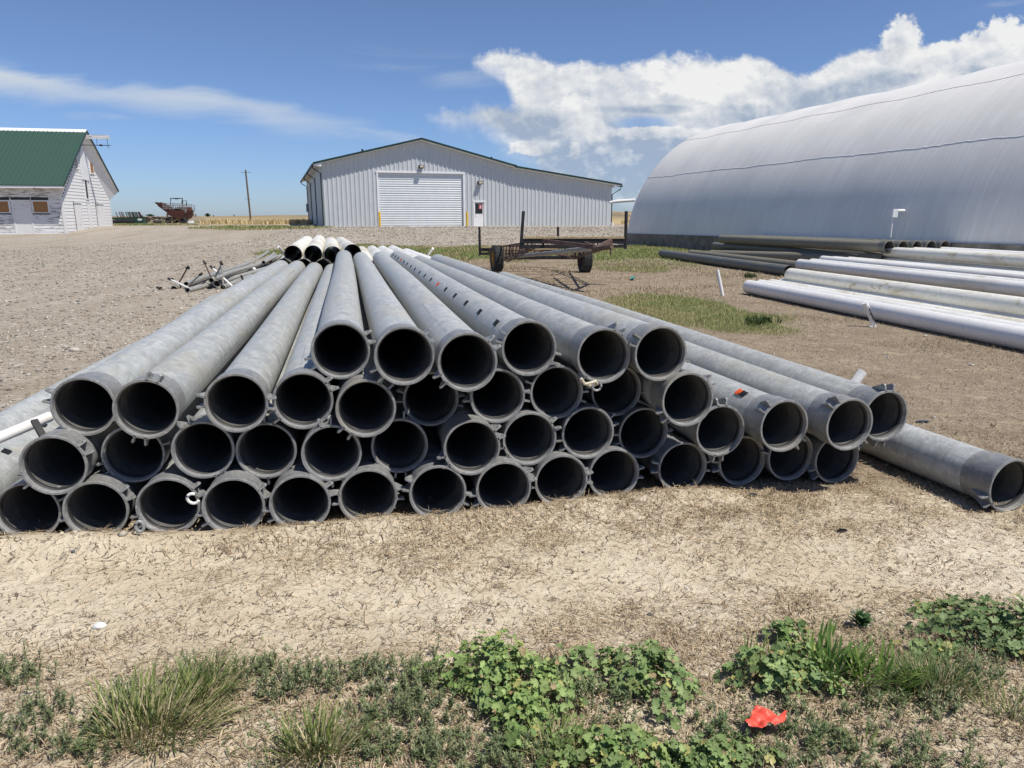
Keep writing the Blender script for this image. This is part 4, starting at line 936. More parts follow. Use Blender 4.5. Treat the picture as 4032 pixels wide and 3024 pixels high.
# foundation, its top rising slightly towards the near end
mb = MB()
V = [(0 - .05, -.06, -.3), (QL, -.06, -.3), (QL, -.06, .98), (0 - .05, -.06, .62), (0 - .05, 2 * QA + .06, -.3), (QL, 2 * QA + .06, -.3), (QL, 2 * QA + .06, .98), (-.05, 2 * QA + .06, .62)]
mb.add(V, [(0, 1, 2, 3), (4, 7, 6, 5), (3, 2, 6, 7), (0, 3, 7, 4), (1, 5, 6, 2)])
put('foundation', mb, M['concrete'], qn)
def seam(zs, nm, w=.03, dark=True):
    th = math.pi - math.asin((zs - QCZ) / QR); mb = MB(); V = []
    N = 240; rg = np.random.default_rng(int(zs * 10))
    for i in range(N + 1):
        x = QL * i / N; jz = (rg.random() - .5) * .035 + .03 * math.sin(x * .8)
        t0 = th + jz / QR; sag = .02 * math.sin(x * 1.9) + .015 * math.sin(x * .7 + 1)
        for dr_, dt in ((.004, -w / QR), (.012, 0), (.004, .006 / QR)):
            r = QR + dr_; z = QCZ + r * math.sin(t0 + dt); V.append((x, QA + r * math.cos(t0 + dt), z + sag * max(0, z - 1) / 5.))
    for i in range(N): q = i * 3; mb_f = [(q, q + 3, q + 4, q + 1), (q + 1, q + 4, q + 5, q + 2)]; mb.f += mb_f
    mb.v.append(np.array(V)); mb.c.append(np.ones((len(V), 4))); mb.n = len(V)
    put(nm, mb, M['arch'] if zs > 4 else M['white'], qn)
seam(3.60, 'lap_seam', .022); seam(5.55, 'lap_seam', .02)
# vent pipe
def q_local(P): 
    v = np.array([P[0] - Q0[0], P[1] - Q0[1]]); c_, s_ = math.cos(QB), math.sin(QB)
    return np.array([v[0] * c_ + v[1] * s_, -v[0] * s_ + v[1] * c_, P[2]])
def q_wall_hit(u, v, off=-.25):
    r = ray(u, v); d = np.array([math.cos(QB), math.sin(QB)]); A_ = np.array([[r[0], -d[0]], [r[1], -d[1]]])
    n_ = np.array([-d[1], d[0]]) * off
    t_, s_ = np.linalg.solve(A_, Q0[:2] + n_); return np.array([s_, off, H + t_ * r[2]])
zq = lambda x, y: z7(x, y)
p0 = q_wall_hit(*zq(1540, 300)); p1 = q_wall_hit(*zq(1552, 195)); p2 = q_wall_hit(*zq(1556, 162)); p3 = q_wall_hit(*zq(1586, 166), .15)
vp_ = put('vent_pipe', MB().tube([p0, p1], .025, 10).tube([p2 + np.array([0, 0, -.02]), np.array([p3[0], .9, p3[2]])], .05, 10), M['white_clean'], qn)
put('vent_box', MB().box(p1 + np.array([-.09, -.09, -.02]), p2 + np.array([.09, .09, .02])), M['white'], vp_)
pa, pb = at_y(2400, 798, 42.5), at_y(2500, 788, 42.5)
put('wrapped_pole', MB().tube([q_local(pa), q_local(pa * .75 + pb * .25 + np.array([0, 0, .03])), q_local(pb)], [.08, .1, .09], 10), M['white_clean'], qn)

# ---------------------------------------------------------------- barn
def mat_siding(name, peel):
    m, t, b = material(name, rough=.8, spec=.2); o = objc(t)
    n = t.noise(t.map(o, (.8, .8, 8)), 1.9, 7, .78, .6); n2 = t.noise(o, .55, 3, .6); n3 = t.noise(t.map(o, (4, 4, 18)), 2.5, 4, .7)
    sp = t.new('ShaderNodeSeparateXYZ'); t.l.new(o, sp.inputs[0])
    msk = t.m('ADD', t.m('MULTIPLY', n, .75), t.m('MULTIPLY', n2, .35))
    c = t.mix(t.ramp(n3, .3, .7), (.68, .68, .68), (.78, .78, .77))
    c = t.mix(t.m('MULTIPLY', t.ramp(msk, .66 - peel, .70 - peel), .92), c, t.mix(t.ramp(n3, .35, .6), (.10, .075, .06), (.28, .24, .21)))
    t.l.new(c, b.inputs['Base Color']); return m
M['siding'] = mat_siding('white_painted_siding', .0); M['siding_peel'] = mat_siding('peeling_siding', .10)
M['osb'] = simple('chipboard', (.33, .17, .075), .85, 0, .2, 30)
M['barn_roof'] = mat_sheet('green_barn_roof', (.040, .088, .064), .45)
BB = R(12.); B0 = at_y(262, 919, 50.)
barn = empty('barn', (B0[0], B0[1], 0), BB, 'old white barn with a steep green metal roof and peeling front wall', 'barn')
BZ = .30; WL = 4.0; DP = 9.9; LNG = 22.; RID = 7.42; SLP = (RID - WL) / (DP / 2)
# local x to the left is negative; front wall at y=0 facing the camera; gable at x=0
def siding_wall(name, mat, mapf, width, ztop, holes, z0=BZ, step=.225, parent=barn):
    mb = MB(); z = z0
    while True:
        z1 = z + step; zt = z1
        segs = [(0, width)] if not callable(width) else [width(z, z1)]
        if segs[0] is None or z > ztop: break
        if z1 > ztop: z1 = ztop
        s0, s1 = segs[0]; cuts = [(s0, s1)]
        for (h0, h1, hz0, hz1) in holes:
            if z < hz1 - .02 and z1 > hz0 + .02:
                nc = []
                for a, b_ in cuts:
                    if h0 > a: nc.append((a, min(h0, b_)))
                    if h1 < b_: nc.append((max(h1, a), b_))
                cuts = [c_ for c_ in nc if c_[1] - c_[0] > .01]
        for a, b_ in cuts:
            V = [mapf(a, .027, z), mapf(b_, .027, z), mapf(b_, .004, z1), mapf(a, .004, z1), mapf(a, .0, z), mapf(b_, .0, z)]
            mb.add(V, [(0, 1, 2, 3), (0, 4, 5, 1)])
        z = z1
        if z >= ztop: break
    return put(name, mb.mesh(name, fix=False), mat, parent)
fm = lambda s, o_, z: (-s, -o_, z)      # front wall: s runs left from the corner
gm = lambda s, o_, z: (o_, s, z)        # gable wall: s runs back from the corner
holesF = [(.82, 1.86, 1.74, 2.58), (1.92, 3.05, .36, 2.62), (3.15, 4.4, 1.74, 2.58)]
siding_wall('front_wall', M['siding_peel'], fm, LNG, WL - .05, holesF)
def gw(z, z1):
    zz_ = (z + z1) / 2
    if zz_ < 2.75: return (0, DP)
    e_ = (zz_ - 2.75) / ((6.62 - 2.75) / (DP / 2)); return (e_, DP - e_) if e_ < DP / 2 - .05 else None
holesG = [(4.62, 5.10, 2.85, 4.05)]
siding_wall('gable_wall', M['siding'], gm, gw, 6.62, holesG)
put('back_wall', MB().add([(0, DP, 0), (-LNG, DP, 0), (-LNG, DP, WL), (0, DP, WL)], [(0, 1, 2, 3)]), M['siding'], barn)
put('end_wall', MB().add([(-LNG, 0, 0), (-LNG, DP, 0), (-LNG, DP, WL), (-LNG, DP / 2, RID), (-LNG, 0, WL)], [(0, 1, 2, 3, 4)]), M['siding'], barn)
put('backing', MB().add([(-.01, 0, 0), (-.01, DP, 0), (-.01, DP, WL), (-.01, DP / 2, RID), (-.01, 0, WL)], [(0, 1, 2, 3, 4)]).add([(0, .01, 0), (-LNG, .01, 0), (-LNG, .01, WL), (0, .01, WL)], [(0, 1, 2, 3)]), M['black'], barn)
put('corner_board', MB().box((-.10, -.045, BZ), (.045, -.031, WL - .5)).box((.031, -.03, BZ), (.045, .10, 2.8)), M['siding'], barn)
put('corner_board', MB().box((.031, DP - .1, BZ), (.045, DP, 2.8)), M['siding'], barn)
put('sill_board', MB().box((-LNG, -.06, BZ - .02), (.0, -.002, BZ + .14)), M['white'], barn)
put('plinth', MB().box((-LNG, -.02, -.2), (.02, .3, BZ - .021)).box((-.3, .301, -.2), (.02, DP, BZ - .001)), M['concrete'], barn)
def board_win(nm, x0, x1, z0, z1, mapf, mat):
    w_ = empty(nm); w_.parent = barn
    def bx(a, b_, c_, d_, o0, o1):
        P_ = [mapf(s, o_, z) for s in (a, b_) for o_ in (o0, o1) for z in (c_, d_)]
        A_ = np.array(P_); return MB().box(A_.min(0), A_.max(0))
    put('panel', bx(x0, x1, z0, z1, .0, .028), mat, w_)
    mb = MB()
    for (a, b_, c_, d_) in ((x0 - .09, x0, z0 - .06, z1 + .08), (x1, x1 + .09, z0 - .06, z1 + .08), (x0, x1, z1, z1 + .08), (x0, x1, z0 - .06, z0)):
        P_ = np.array([mapf(s, o_, z) for s in (a, b_) for o_ in (.001, .05) for z in (c_, d_)]); mb.box(P_.min(0), P_.max(0))
    put('frame', mb, M['siding'], w_); return w_
board_win('boarded_window', .90, 1.77, 1.80, 2.50, fm, M['osb']); board_win('boarded_window', 3.24, 4.4, 1.80, 2.50, fm, M['osb'])
M['door_peel'] = mat_siding('peeling_door_paint', .06)
board_win('front_door', 2.0, 2.97, .44, 2.52, fm, M['door_peel'])
for s0, s1, nm in ((1.95, 3.30, 'sliding_door'), (6.45, 8.1, 'sliding_door')):
    mb = MB(); n_ = 7
    for k in range(n_):
        a = s0 + (s1 - s0) * k / n_; mb.box((.035, a, .38), (.075 + .006 * (k % 2), a + (s1 - s0) / n_ - .012, 2.42))
    mb.box((.076, s0 - .05, 2.43), (.12, s1 + .05, 2.52))
    put(nm, mb, M['siding'], barn); put('door_gap', MB().box((.03, s0 - .06, .33), (.034, s1 + .06, 2.50)), M['black'], barn)
put('centre_door', MB().box((.035, 4.55, .45), (.07, 5.15, 2.55)).box((.071, 4.5, 2.5), (.09, 5.2, 2.62)), M['siding'], barn)
put('hay_door', MB().box((.035, 4.18, 4.12), (.075, 4.92, 5.75)).box((.035, 4.94, 4.10), (.085, 5.66, 5.75)).prism([(4.18, 5.751), (4.92, 5.751), (4.92, 6.5)], .035, .075, 0).prism([(4.94, 5.751), (5.66, 5.751), (4.94, 6.5)], .035, .085, 0), M['white'], barn)
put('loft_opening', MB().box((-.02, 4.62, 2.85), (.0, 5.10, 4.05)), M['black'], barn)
lw = put('loft_frame', MB().box((.02, 4.53, 2.80), (.06, 4.62, 4.1)).box((.02, 5.10, 2.80), (.06, 5.19, 4.1)).box((.02, 4.5, 2.72), (.07, 5.22, 2.80)), M['siding'], barn)
wl_ = empty('gable_window'); wl_.parent = barn
put('frame', MB().box((.02, 3.05, 4.85), (.07, 3.12, 5.62)).box((.02, 3.62, 4.85), (.07, 3.70, 5.62)).box((.02, 3.0, 4.78), (.08, 3.74, 4.85)).box((.02, 3.12, 5.55), (.07, 3.62, 5.62)).box((.02, 3.34, 4.85), (.06, 3.38, 5.55)).box((.02, 3.12, 5.18), (.06, 3.62, 5.22)), M['siding'], wl_)
put('pane', MB().box((.015, 3.12, 4.85), (.035, 3.62, 5.55)), M['glass'], wl_)
wr_ = empty('boarded_window'); wr_.parent = barn
put('frame', MB().box((.02, 6.15, 4.7), (.07, 6.22, 5.5)).box((.02, 6.85, 4.7), (.07, 6.92, 5.3)).box((.02, 6.1, 4.63), (.08, 6.95, 4.70)), M['siding'], wr_)
put('panel', MB().box((.02, 6.22, 4.70), (.055, 6.85, 5.42)), M['osb'], wr_)
# roof with overhanging rake, boxed soffit
OVX, OVY = .5, .9
def roof_half(sg, nm):
    yr = DP / 2; ye = -OVY if sg < 0 else DP + OVY
    ze = RID + .16 - SLP * abs(ye - yr)
    rz = RID + .16
    V = [(-LNG - .5, yr, rz), (OVX, yr, rz), (OVX, ye, ze), (-LNG - .5, ye, ze)]; V += [(x, y, z - .05) for x, y, z in V]
    return put(nm, MB().add(V, [(0, 1, 2, 3), (4, 7, 6, 5), (0, 4, 5, 1), (1, 5, 6, 2), (2, 6, 7, 3), (3, 7, 4, 0)]), M['barn_roof'], barn)
r1 = roof_half(-1, 'roof'); r2 = roof_half(1, 'roof')
mb = MB(); x = -LNG - .4
nrm = Vector((0, -SLP, 1)).normalized()
while x < OVX:
    for sg, ye in ((-1, -OVY), (1, DP + OVY)):
        yr = DP / 2; ze = RID + .165 - SLP * abs(ye - yr)
        mb.beam((x, yr, RID + .165), (x, ye, ze), .035, .03)
    x += .28
put('roof_ribs', mb, M['barn_roof'], r1)
put('ridge_cap', MB().prism([(DP / 2 - .24, RID + .16 - .16), (DP / 2, RID + .215), (DP / 2 + .24, RID + .16 - .16)], -LNG - .5, OVX + .03, 0), M['white'], r1)
# soffit box on the gable overhang: slanted from the wall outline to the rake
mb = MB()
for sg in (-1, 1):
    yr = DP / 2; ye = -OVY if sg < 0 else DP + OVY
    a0_ = (0.0, yr, 6.62 + .02); a1_ = (0.0, 0 if sg < 0 else DP, 2.75 + .02)
    b0_ = (OVX - .02, yr, RID + .08); b1_ = (OVX - .02, ye, RID + .08 - SLP * abs(ye - yr))
    mb.add([a0_, a1_, b1_, b0_], [(0, 1, 2, 3)])
    mb.add([(OVX - .03, yr, RID + .10), (OVX - .03, ye, RID + .10 - SLP * abs(ye - yr)), (OVX + .012, ye, RID + .10 - SLP * abs(ye - yr) - .13), (OVX + .012, yr, RID - .03)], [(0, 1, 2, 3)])
    c1 = (0.0, (0 if sg < 0 else DP), WL - .3); mb.add([a1_, c1, b1_], [(0, 1, 2)])
put('rake_soffit', mb, M['siding'], barn)
mb = MB()
for ye in (-OVY, DP + OVY): mb.beam((OVX + .03, DP / 2, RID + .12), (OVX + .03, ye, RID + .12 - SLP * abs(ye - DP / 2)), .03, .12)
put('rake_trim', mb, M['green_trim'], r1)
ef = RID + .16 - SLP * (DP / 2 + OVY)
put('eave_board', MB().box((-LNG - .5, -OVY + .03, ef - .20), (OVX - .03, -OVY + .06, ef - .055)).add([(-LNG, -OVY + .05, ef - .19), (OVX - .04, -OVY + .05, ef - .19), (OVX - .04, 0, WL - .12), (-LNG, 0, WL - .12)], [(0, 1, 2, 3)]), M['siding'], barn)
hb = put('hay_beam', MB().box((-.3, DP / 2 - .09, RID - .42), (1.95, DP / 2 + .09, RID - .16)), M['siding_peel'], barn)
put('hay_track', MB().tube([(0, DP / 2, RID - .86), (2.0, DP / 2, RID - .86)], .025, 8).tube([(1.1, DP / 2, RID - .86), (1.1, DP / 2, RID - .4)], .015, 6).tube([(1.8, DP / 2, RID - 1.1), (1.8, DP / 2, RID - .4)], .015, 6).box((1.25, DP / 2 - .05, RID - .92), (1.43, DP / 2 + .05, RID - .80)), M['dark_steel'], hb)

# ---------------------------------------------------------------- utility poles, tree far away
def pole(u, vt, Y, r, lab, xarm=True, big=True):
    tp = at_y(u, vt, Y); bs = (tp[0] + .25, tp[1], gz(tp[0], tp[1]))
    p_ = empty('utility_pole', bs, label=lab, cat='pole', group='utility poles')
    put('post', MB().tube([(0, 0, -.3), (-.25, 0, tp[2] - bs[2])], [r * 1.25, r], 10), M['wood_pole'], p_)
    h = tp[2] - bs[2]
    if xarm:
        put('cross_arm', MB().beam((-.25 - 1.0, 0, h - .45), (-.25 + 1.0, 0, h - .45), .07, .07).beam((-.25 - .7, 0, h - 5.6), (-.25 + .7, 0, h - 5.6), .05, .05), M['dark_steel'], p_)
    return p_
pole(966.8, 669, 150, .15, 'wooden utility pole standing in the field left of the metal shed')
for k, (u, v, Y) in enumerate([(760, 838, 900), (770, 842, 1100), (840, 846, 1300), (921, 844, 1300)]):
    pole(u, v, Y, .8, 'tiny far pole on the horizon, %s from the left between harvester and near pole' % ORD[k], False)
def mat_leaf(name, rough=.55, trans=.25):
    m, t, b = material(name, rough=rough, spec=.3)
    a = t.new('ShaderNodeAttribute', attribute_name='Col'); t.l.new(a.outputs['Color'], b.inputs['Base Color'])
    tr = t.new('ShaderNodeBsdfTranslucent'); t.l.new(a.outputs['Color'], tr.inputs[0]); mx = t.new('ShaderNodeMixShader'); mx.inputs[0].default_value = trans
    out = [n for n in t.n if n.type == 'OUTPUT_MATERIAL'][0]
    t.l.new(b.outputs[0], mx.inputs[1]); t.l.new(tr.outputs[0], mx.inputs[2]); t.l.new(mx.outputs[0], out.inputs[0]); return m
M['leaf'] = mat_leaf('leaf_green'); M['dry'] = mat_leaf('dry_plant_matter', .8, .1)
M['stone'] = None
m, t, b = material('stone', rough=.85, spec=.25); a = t.new('ShaderNodeAttribute', attribute_name='Col'); t.l.new(a.outputs['Color'], b.inputs['Base Color']); M['stone'] = m
def bushy_tree(u, v, Y, w, h, lab):
    p = at_y(u, v, Y); e = empty('tree', (p[0], p[1], gz(p[0], p[1])), label=lab, cat='tree')
    put('trunk', MB().tube([(0, 0, 0), (.1, 0, h * .5)], [.35, .2], 8), M['wood_pole'], e)
    n = 900; th = rng.random(n) * 6.28; rr = rng.random(n) ** .5; zz_ = rng.random(n)
    env = np.sin(np.pi * (.15 + .8 * zz_)) * (.75 + .35 * np.sin(th * 3 + zz_ * 5))
    P = np.stack([w / 2 * rr * env * np.cos(th), w / 2 * rr * env * np.sin(th), h * (.12 + .88 * zz_)], 1)
    s = .35; a = rng.normal(size=(n, 3)); a /= np.linalg.norm(a, axis=1)[:, None]; bb = np.cross(a, rng.normal(size=(n, 3))); bb /= np.linalg.norm(bb, axis=1)[:, None]
    V = np.stack([P - a * s, P + bb * s * .6, P + a * s, P - bb * s * .6], 1).reshape(-1, 3); C = np.repeat(np.stack([.035 + .03 * rng.random(n), .065 + .04 * rng.random(n), .03 + .01 * rng.random(n)], 1), 4, 0)
    put('crown', raw_mesh('crown', V, np.arange(4 * n).reshape(n, 4), C), M['leaf'], e)
bushy_tree(818, 850, 700, 5.5, 3.2, 'small dark bushy tree on the horizon left of the near utility pole')
bushy_tree(592, 849, 900, 12, 3.0, 'low grey green clump of trees on the horizon behind the harrow')

# ---------------------------------------------------------------- trailer
tr = empty('pipe_trailer', (.9, 20.5, 0), label='rusty two wheeled pipe trailer tilted back, upright posts at its bolsters', cat='trailer')
OFF = np.array([.9, 20.5, 0])
def L_(*p): return np.array(p, float) - OFF
zt = lambda x, y, Y: at_y(1850 + x / 3.16, 800 + y / 3.16, Y)
def bolster(nm, x0, x1, Y, zt_, zb, zp0, zp1, lean0=.06):
    o = empty(nm); o.parent = tr
    put('beam', MB().beam(L_(x0, Y, zt_ - .06), L_(x1, Y, zt_ - .06), .09, .10).beam(L_(x0, Y, zb), L_(x1 if nm == 'rear_bolster' else x0 + 1.22, Y, zb), .08, .07), M['dark_steel'], o)
    put('plank', MB().beam(L_(x0 + .06, Y, zt_ + .015), L_(x1 - .02, Y, zt_ + .015), .12, .045), M['plank'], o)
    put('post', MB().tube([L_(x0 - .01, Y, zb - .05), L_(x0 + lean0, Y, zp0)], .038, 10), M['dark_steel'], o)
    put('post', MB().tube([L_(x1 + .02, Y, zb - .05), L_(x1 + .01, Y, zp1)], .038, 10), M['dark_steel'], o)
    mb = MB()
    for x in ((x0 + .05, x0 + .5, x0 + 1.25) if nm != 'rear_bolster' else (x0 + .33, x1 - .33, x1 - .7)): mb.beam(L_(x, Y, zt_ - .1), L_(x, Y, zb - .02), .05, .05)
    if nm == 'front_bolster':
        mb.beam(L_(x1 - .35, Y, zt_ - .1), L_(x1 - .35, Y, zb + .02), .05, .05); mb.beam(L_(x1 - .36, Y, zb + .01), L_(x1, Y, zb + .01), .06, .06)
    put('strut', mb, M['dark_steel'], o)
bolster('front_bolster', .21, 2.57, 16.8, 1.06, .87, 1.66, 1.66, .05)
bolster('rear_bolster', -.98, 1.40, 22.7, .60, .42, 1.23, 1.23, -.02)
# lattice side frames from front to rear
for s, (fa, ra) in enumerate([((.55, 16.9, 1.0), (-.75, 22.7, .56)), ((2.2, 16.9, 1.0), (1.15, 22.7, .56))]):
    fa, ra = np.array(fa), np.array(ra); o = empty('lattice_frame'); o.parent = tr
    lo0 = fa + np.array([0, .2, -.16]); lo1 = ra + np.array([0, -.2, -.10]); mid = (fa + ra) / 2 + np.array([0, 0, -.42 if s == 0 else -.36])
    put('chord', MB().beam(L_(*fa), L_(*ra), .035, .04).beam(L_(*lo0), L_(*mid), .03, .03).beam(L_(*mid), L_(*lo1), .03, .03), M['rust'], o)
    mb = MB(); N = 15; up = 1
    for k in range(N):
        f0, f1 = k / N, (k + 1) / N
        top = lambda f: fa + (ra - fa) * f
        bot = lambda f: (lo0 + (mid - lo0) * f * 2) if f < .5 else (mid + (lo1 - mid) * (f - .5) * 2)
        mb.tube([L_(*top(f0)), L_(*bot((f0 + f1) / 2))], .012, 6); mb.tube([L_(*bot((f0 + f1) / 2)), L_(*top(f1))], .012, 6)
    put('lattice', mb, M['rust'], o)
put('cross_member', MB().beam(L_(-.1, 19.6, .78), L_(1.75, 19.6, .78), .07, .07), M['rust'], tr)
put('cross_member', MB().beam(L_(.3, 18.2, .92), L_(2.05, 18.2, .92), .07, .07), M['rust'], tr)
put('cross_member', MB().beam(L_(-.55, 21.5, .62), L_(1.4, 21.5, .62), .06, .06), M['plank'], tr)
hitch = zt(1745, 540, 15.2)
put('tongue_beam', MB().beam(L_(*zt(805, 455, 17.0)), L_(*zt(1555, 548, 15.5)), .07, .09), M['rust'], tr)
put('tongue_beam', MB().beam(L_(*zt(1278, 455, 18.5)), L_(*zt(1540, 535, 15.6)), .05, .08), M['rust'], tr)
put('tongue_beam', MB().beam(L_(*zt(1778, 452, 16.9)), L_(*zt(1580, 555, 15.5)), .06, .08), M['rust'], tr)
put('reach_pole', MB().tube([L_(*zt(480, 670, 20.3)), L_(*zt(1000, 622, 17.8)), L_(*zt(1260, 590, 16.6)), L_(*zt(1700, 548, 15.2))], [.05, .05, .06, .05], 10), M['galv'], tr)
ht = put('hitch', MB().tube([L_(*zt(1540, 570, 15.5)), L_(*zt(1700, 550, 15.1))], .055, 10).tube([L_(*zt(1700, 550, 15.1)), L_(*zt(1765, 530, 15.0))], .06, 10).tube([L_(*zt(1755, 500, 15.0)), L_(*zt(1752, 645, 15.0))], .018, 8), M['rust'], tr)
put('brace', MB().beam(L_(*zt(490, 662, 20.2)), L_(*zt(770, 560, 17.2)), .05, .05).beam(L_(*zt(1340, 660, 20.3)), L_(*zt(1620, 585, 15.8)), .045, .045).beam(L_(*zt(620, 560, 17.4)), L_(*zt(1290, 660, 19.8)), .045, .045), M['rust'], tr)
ax1, ax2 = np.array([-.32, 20.75, .40]), np.array([1.95, 20.55, .42])
put('axle', MB().beam(L_(*ax1), L_(*ax2), .09, .09).beam(L_(-.05, 20.7, .42), L_(-.05, 20.5, .70), .08, .08).beam(L_(1.75, 20.6, .42), L_(1.75, 20.4, .70), .08, .08), M['dark_steel'], tr)
def wheel(cx, cy, yaw, R0, w, rim):
    e = empty('wheel', tuple(L_(cx, cy, R0 - .01)), 0); e.parent = tr; e.rotation_euler = (0, 0, yaw)
    # axis along local x
    prof = [(R0 * .60, -w * .42), (R0 * .66, -w * .5), (R0 * .88, -w * .5), (R0 * .96, -w * .42), (R0 * .985, -w * .3), (R0, 0), (R0 * .985, w * .3), (R0 * .96, w * .42), (R0 * .88, w * .5), (R0 * .66, w * .5), (R0 * .60, w * .42)]
    mb = MB().lathe(prof, 40, closed=True)
    for v in mb.v: v[:] = v[:, [1, 0, 2]]
    n = 44
    for k in range(n):
        a = 2 * math.pi * k / n
        for x0, x1, da in ((-.42, -.2, .03), (-.14, .12, 0), (.2, .42, -.03)):
            c_, s_ = math.cos(a + da), math.sin(a + da); rr = R0 * .995
            p = np.array([0, c_ * rr, s_ * rr]); mb.beam(p + np.array([x0 * w, 0, 0]), p + np.array([x1 * w, 0, 0]), .025, .02)
    put('tyre', mb.mesh('tyre', True, 35), M['rubber'], e)
    pr = [(0, -w * .18), (R0 * .18, -w * .20), (R0 * .22, -w * .05), (R0 * .50, -w * .02), (R0 * .56, -w * .38), (R0 * .62, -w * .42), (R0 * .62, w * .42), (R0 * .55, w * .3), (R0 * .5, .03), (0, .03)]
    mb = MB().lathe(pr, 32)
    for v in mb.v: v[:] = v[:, [1, 0, 2]]
    put('rim', mb.mesh('rim', True, 35), M[rim], e)
wheel(-.43, 20.8, R(13), .375, .27, 'yellow_rim'); wheel(2.05, 20.6, R(10), .37, .27, 'rust')

# ---------------------------------------------------------------- far machinery (left)
zf = lambda x, y: (400 + x / 3.687, 750 + y / 3.687)
def fp(x, y, Y): return at_y(*zf(x, y), Y)
# green roller harrow
Y = 80.; c0_ = fp(350, 500, Y); e = empty('field_roller', (c0_[0], c0_[1], gz(c0_[0], c0_[1])), label='dark green field roller parked beside the barn', cat='farm machine')
def rel(p): return np.array(p) - np.array([c0_[0], c0_[1], e.location[2]])
lft, rgt = rel(fp(100, 470, Y)), rel(fp(555, 470, Y)); g_ = .45
put('roller_drum', MB().tube([(lft[0], 0, g_), (rgt[0] - .3, 0, g_)], .42, 20), M['black'], e)
put('end_plate', MB().box((rgt[0] - .45, -.5, .02), (rgt[0] + .55, .5, 1.35)), M['green_steel'], e)
put('reflector', MB().tube([(rgt[0] + .15, -.53, 1.0), (rgt[0] + .15, -.501, 1.0)], .26, 20), M['white'], e)
put('frame', MB().box((lft[0], -.25, 1.0), (rgt[0] - .46, .25, 1.3)).beam((lft[0] + .2, .6, 1.35), (rgt[0] + .9, .8, 1.5), .25, .25).tube([(rgt[0] - 5.2, 0, 1.2), (rgt[0] - 5.5, 0, 2.7), (rgt[0] - 4.9, 0, 2.9), (rgt[0] - 4.6, 0, 1.2)], .14, 8), M['green_steel'], e)
put('caster_wheel', MB().tube([(rgt[0] + 1.6, -.1, .42), (rgt[0] + 2.3, .1, .42)], .42, 20), M['rubber'], e)
e.scale = (1, .45, .45)
# harrow with upright folded wings
Y = 92.; c1_ = fp(430, 480, Y); e2 = empty('folding_harrow', (c1_[0], c1_[1], gz(c1_[0], c1_[1])), label='row of upright slanted harrow wings behind the green roller', cat='farm machine')
def rel2(p): return np.array(p) - np.array([c1_[0], c1_[1], e2.location[2]])
for k, (xa, xb) in enumerate([(205, 240), (250, 285), (345, 380), (395, 435), (442, 480), (493, 530), (540, 575)]):
    a = rel2(fp(xb, 400, Y)); b_ = rel2(fp(xa, 312, Y)); mb = MB()
    for d_ in (0, .28, .5):
        if d_ and k in (0, 6): continue
        mb.beam(a + np.array([d_, 0, 0]), b_ + np.array([d_, 0, 0]), .07, .07)
    if k not in (0, 6):
        for f in (.2, .4, .6, .8, .97): p_ = a + (b_ - a) * f; mb.beam(p_, p_ + np.array([.5, 0, 0]), .05, .05)
    put('wing', mb, M['rust' if k % 2 else 'dark_steel'], e2)
a = rel2(fp(200, 410, Y)); b_ = rel2(fp(700, 440, Y))
put('frame', MB().beam(a, b_, .25, .3).beam(a - np.array([0, 0, .4]), b_ - np.array([0, 0, .5]), .2, .2).tube([rel2(fp(580, 360, Y)), rel2(fp(620, 400, Y)), rel2(fp(760, 415, Y))], .12, 8), M['rust'], e2)
for xx in (260, 640): p_ = rel2(fp(xx, 470, Y)); p_[2] = .25; put('wheel', MB().tube([p_ - np.array([.15, 0, 0]), p_ + np.array([.15, 0, 0])], .25, 16), M['rubber'], e2)
# ripper / cultivator
Y = 95.; c2_ = fp(850, 480, Y); e3 = empty('cultivator', (c2_[0], c2_[1], gz(c2_[0], c2_[1])), label='dark rusty cultivator with shanks between roller and harvester', cat='farm machine')
def rel3(p): return np.array(p) - np.array([c2_[0], c2_[1], e3.location[2]])
mb = MB(); x0, x1 = rel3(fp(735, 430, Y))[0], rel3(fp(950, 430, Y))[0]
for yy, z in ((0, 1.7), (.8, 1.5), (1.6, 1.3)): mb.beam((x0 - yy * .5, yy, z), (x1 + yy * .2 - (.8 if yy == 0 else 0), yy, z), .16, .16)
for k in range(3): mb.beam((x0 + k * 2.2, 0, 1.7), (x0 + k * 2.2, 1.6, 1.3), .14, .14)
put('frame', mb, M['dark_steel'], e3)
mb = MB()
for k in range(11):
    x = x0 + (x1 - x0) * k / 10.; yy = (k % 3) * .8; z = 1.7 - .25 * (k % 3)
    mb.tube([(x, yy, z), (x + .25, yy, z + .25), (x + .42, yy, z - .35), (x + .2, yy, .25), (x + .02, yy, .05)], .05, 6)
put('shanks', mb, M['dark_steel'], e3)
put('coulters', MB().tube([(x0 + .5, -.5, .45), (x0 + .5, -.42, .45)], .4, 16).tube([(x0 + 2.4, -.5, .45), (x0 + 2.4, -.42, .45)], .4, 16), M['rust'], e3)
put('drawbar', MB().beam((x0 - .5, .6, 1.3), (x0 - 4.2, .6, 1.5), .2, .25), M['rust'], e3)
e3.scale = (1, .45, .45)
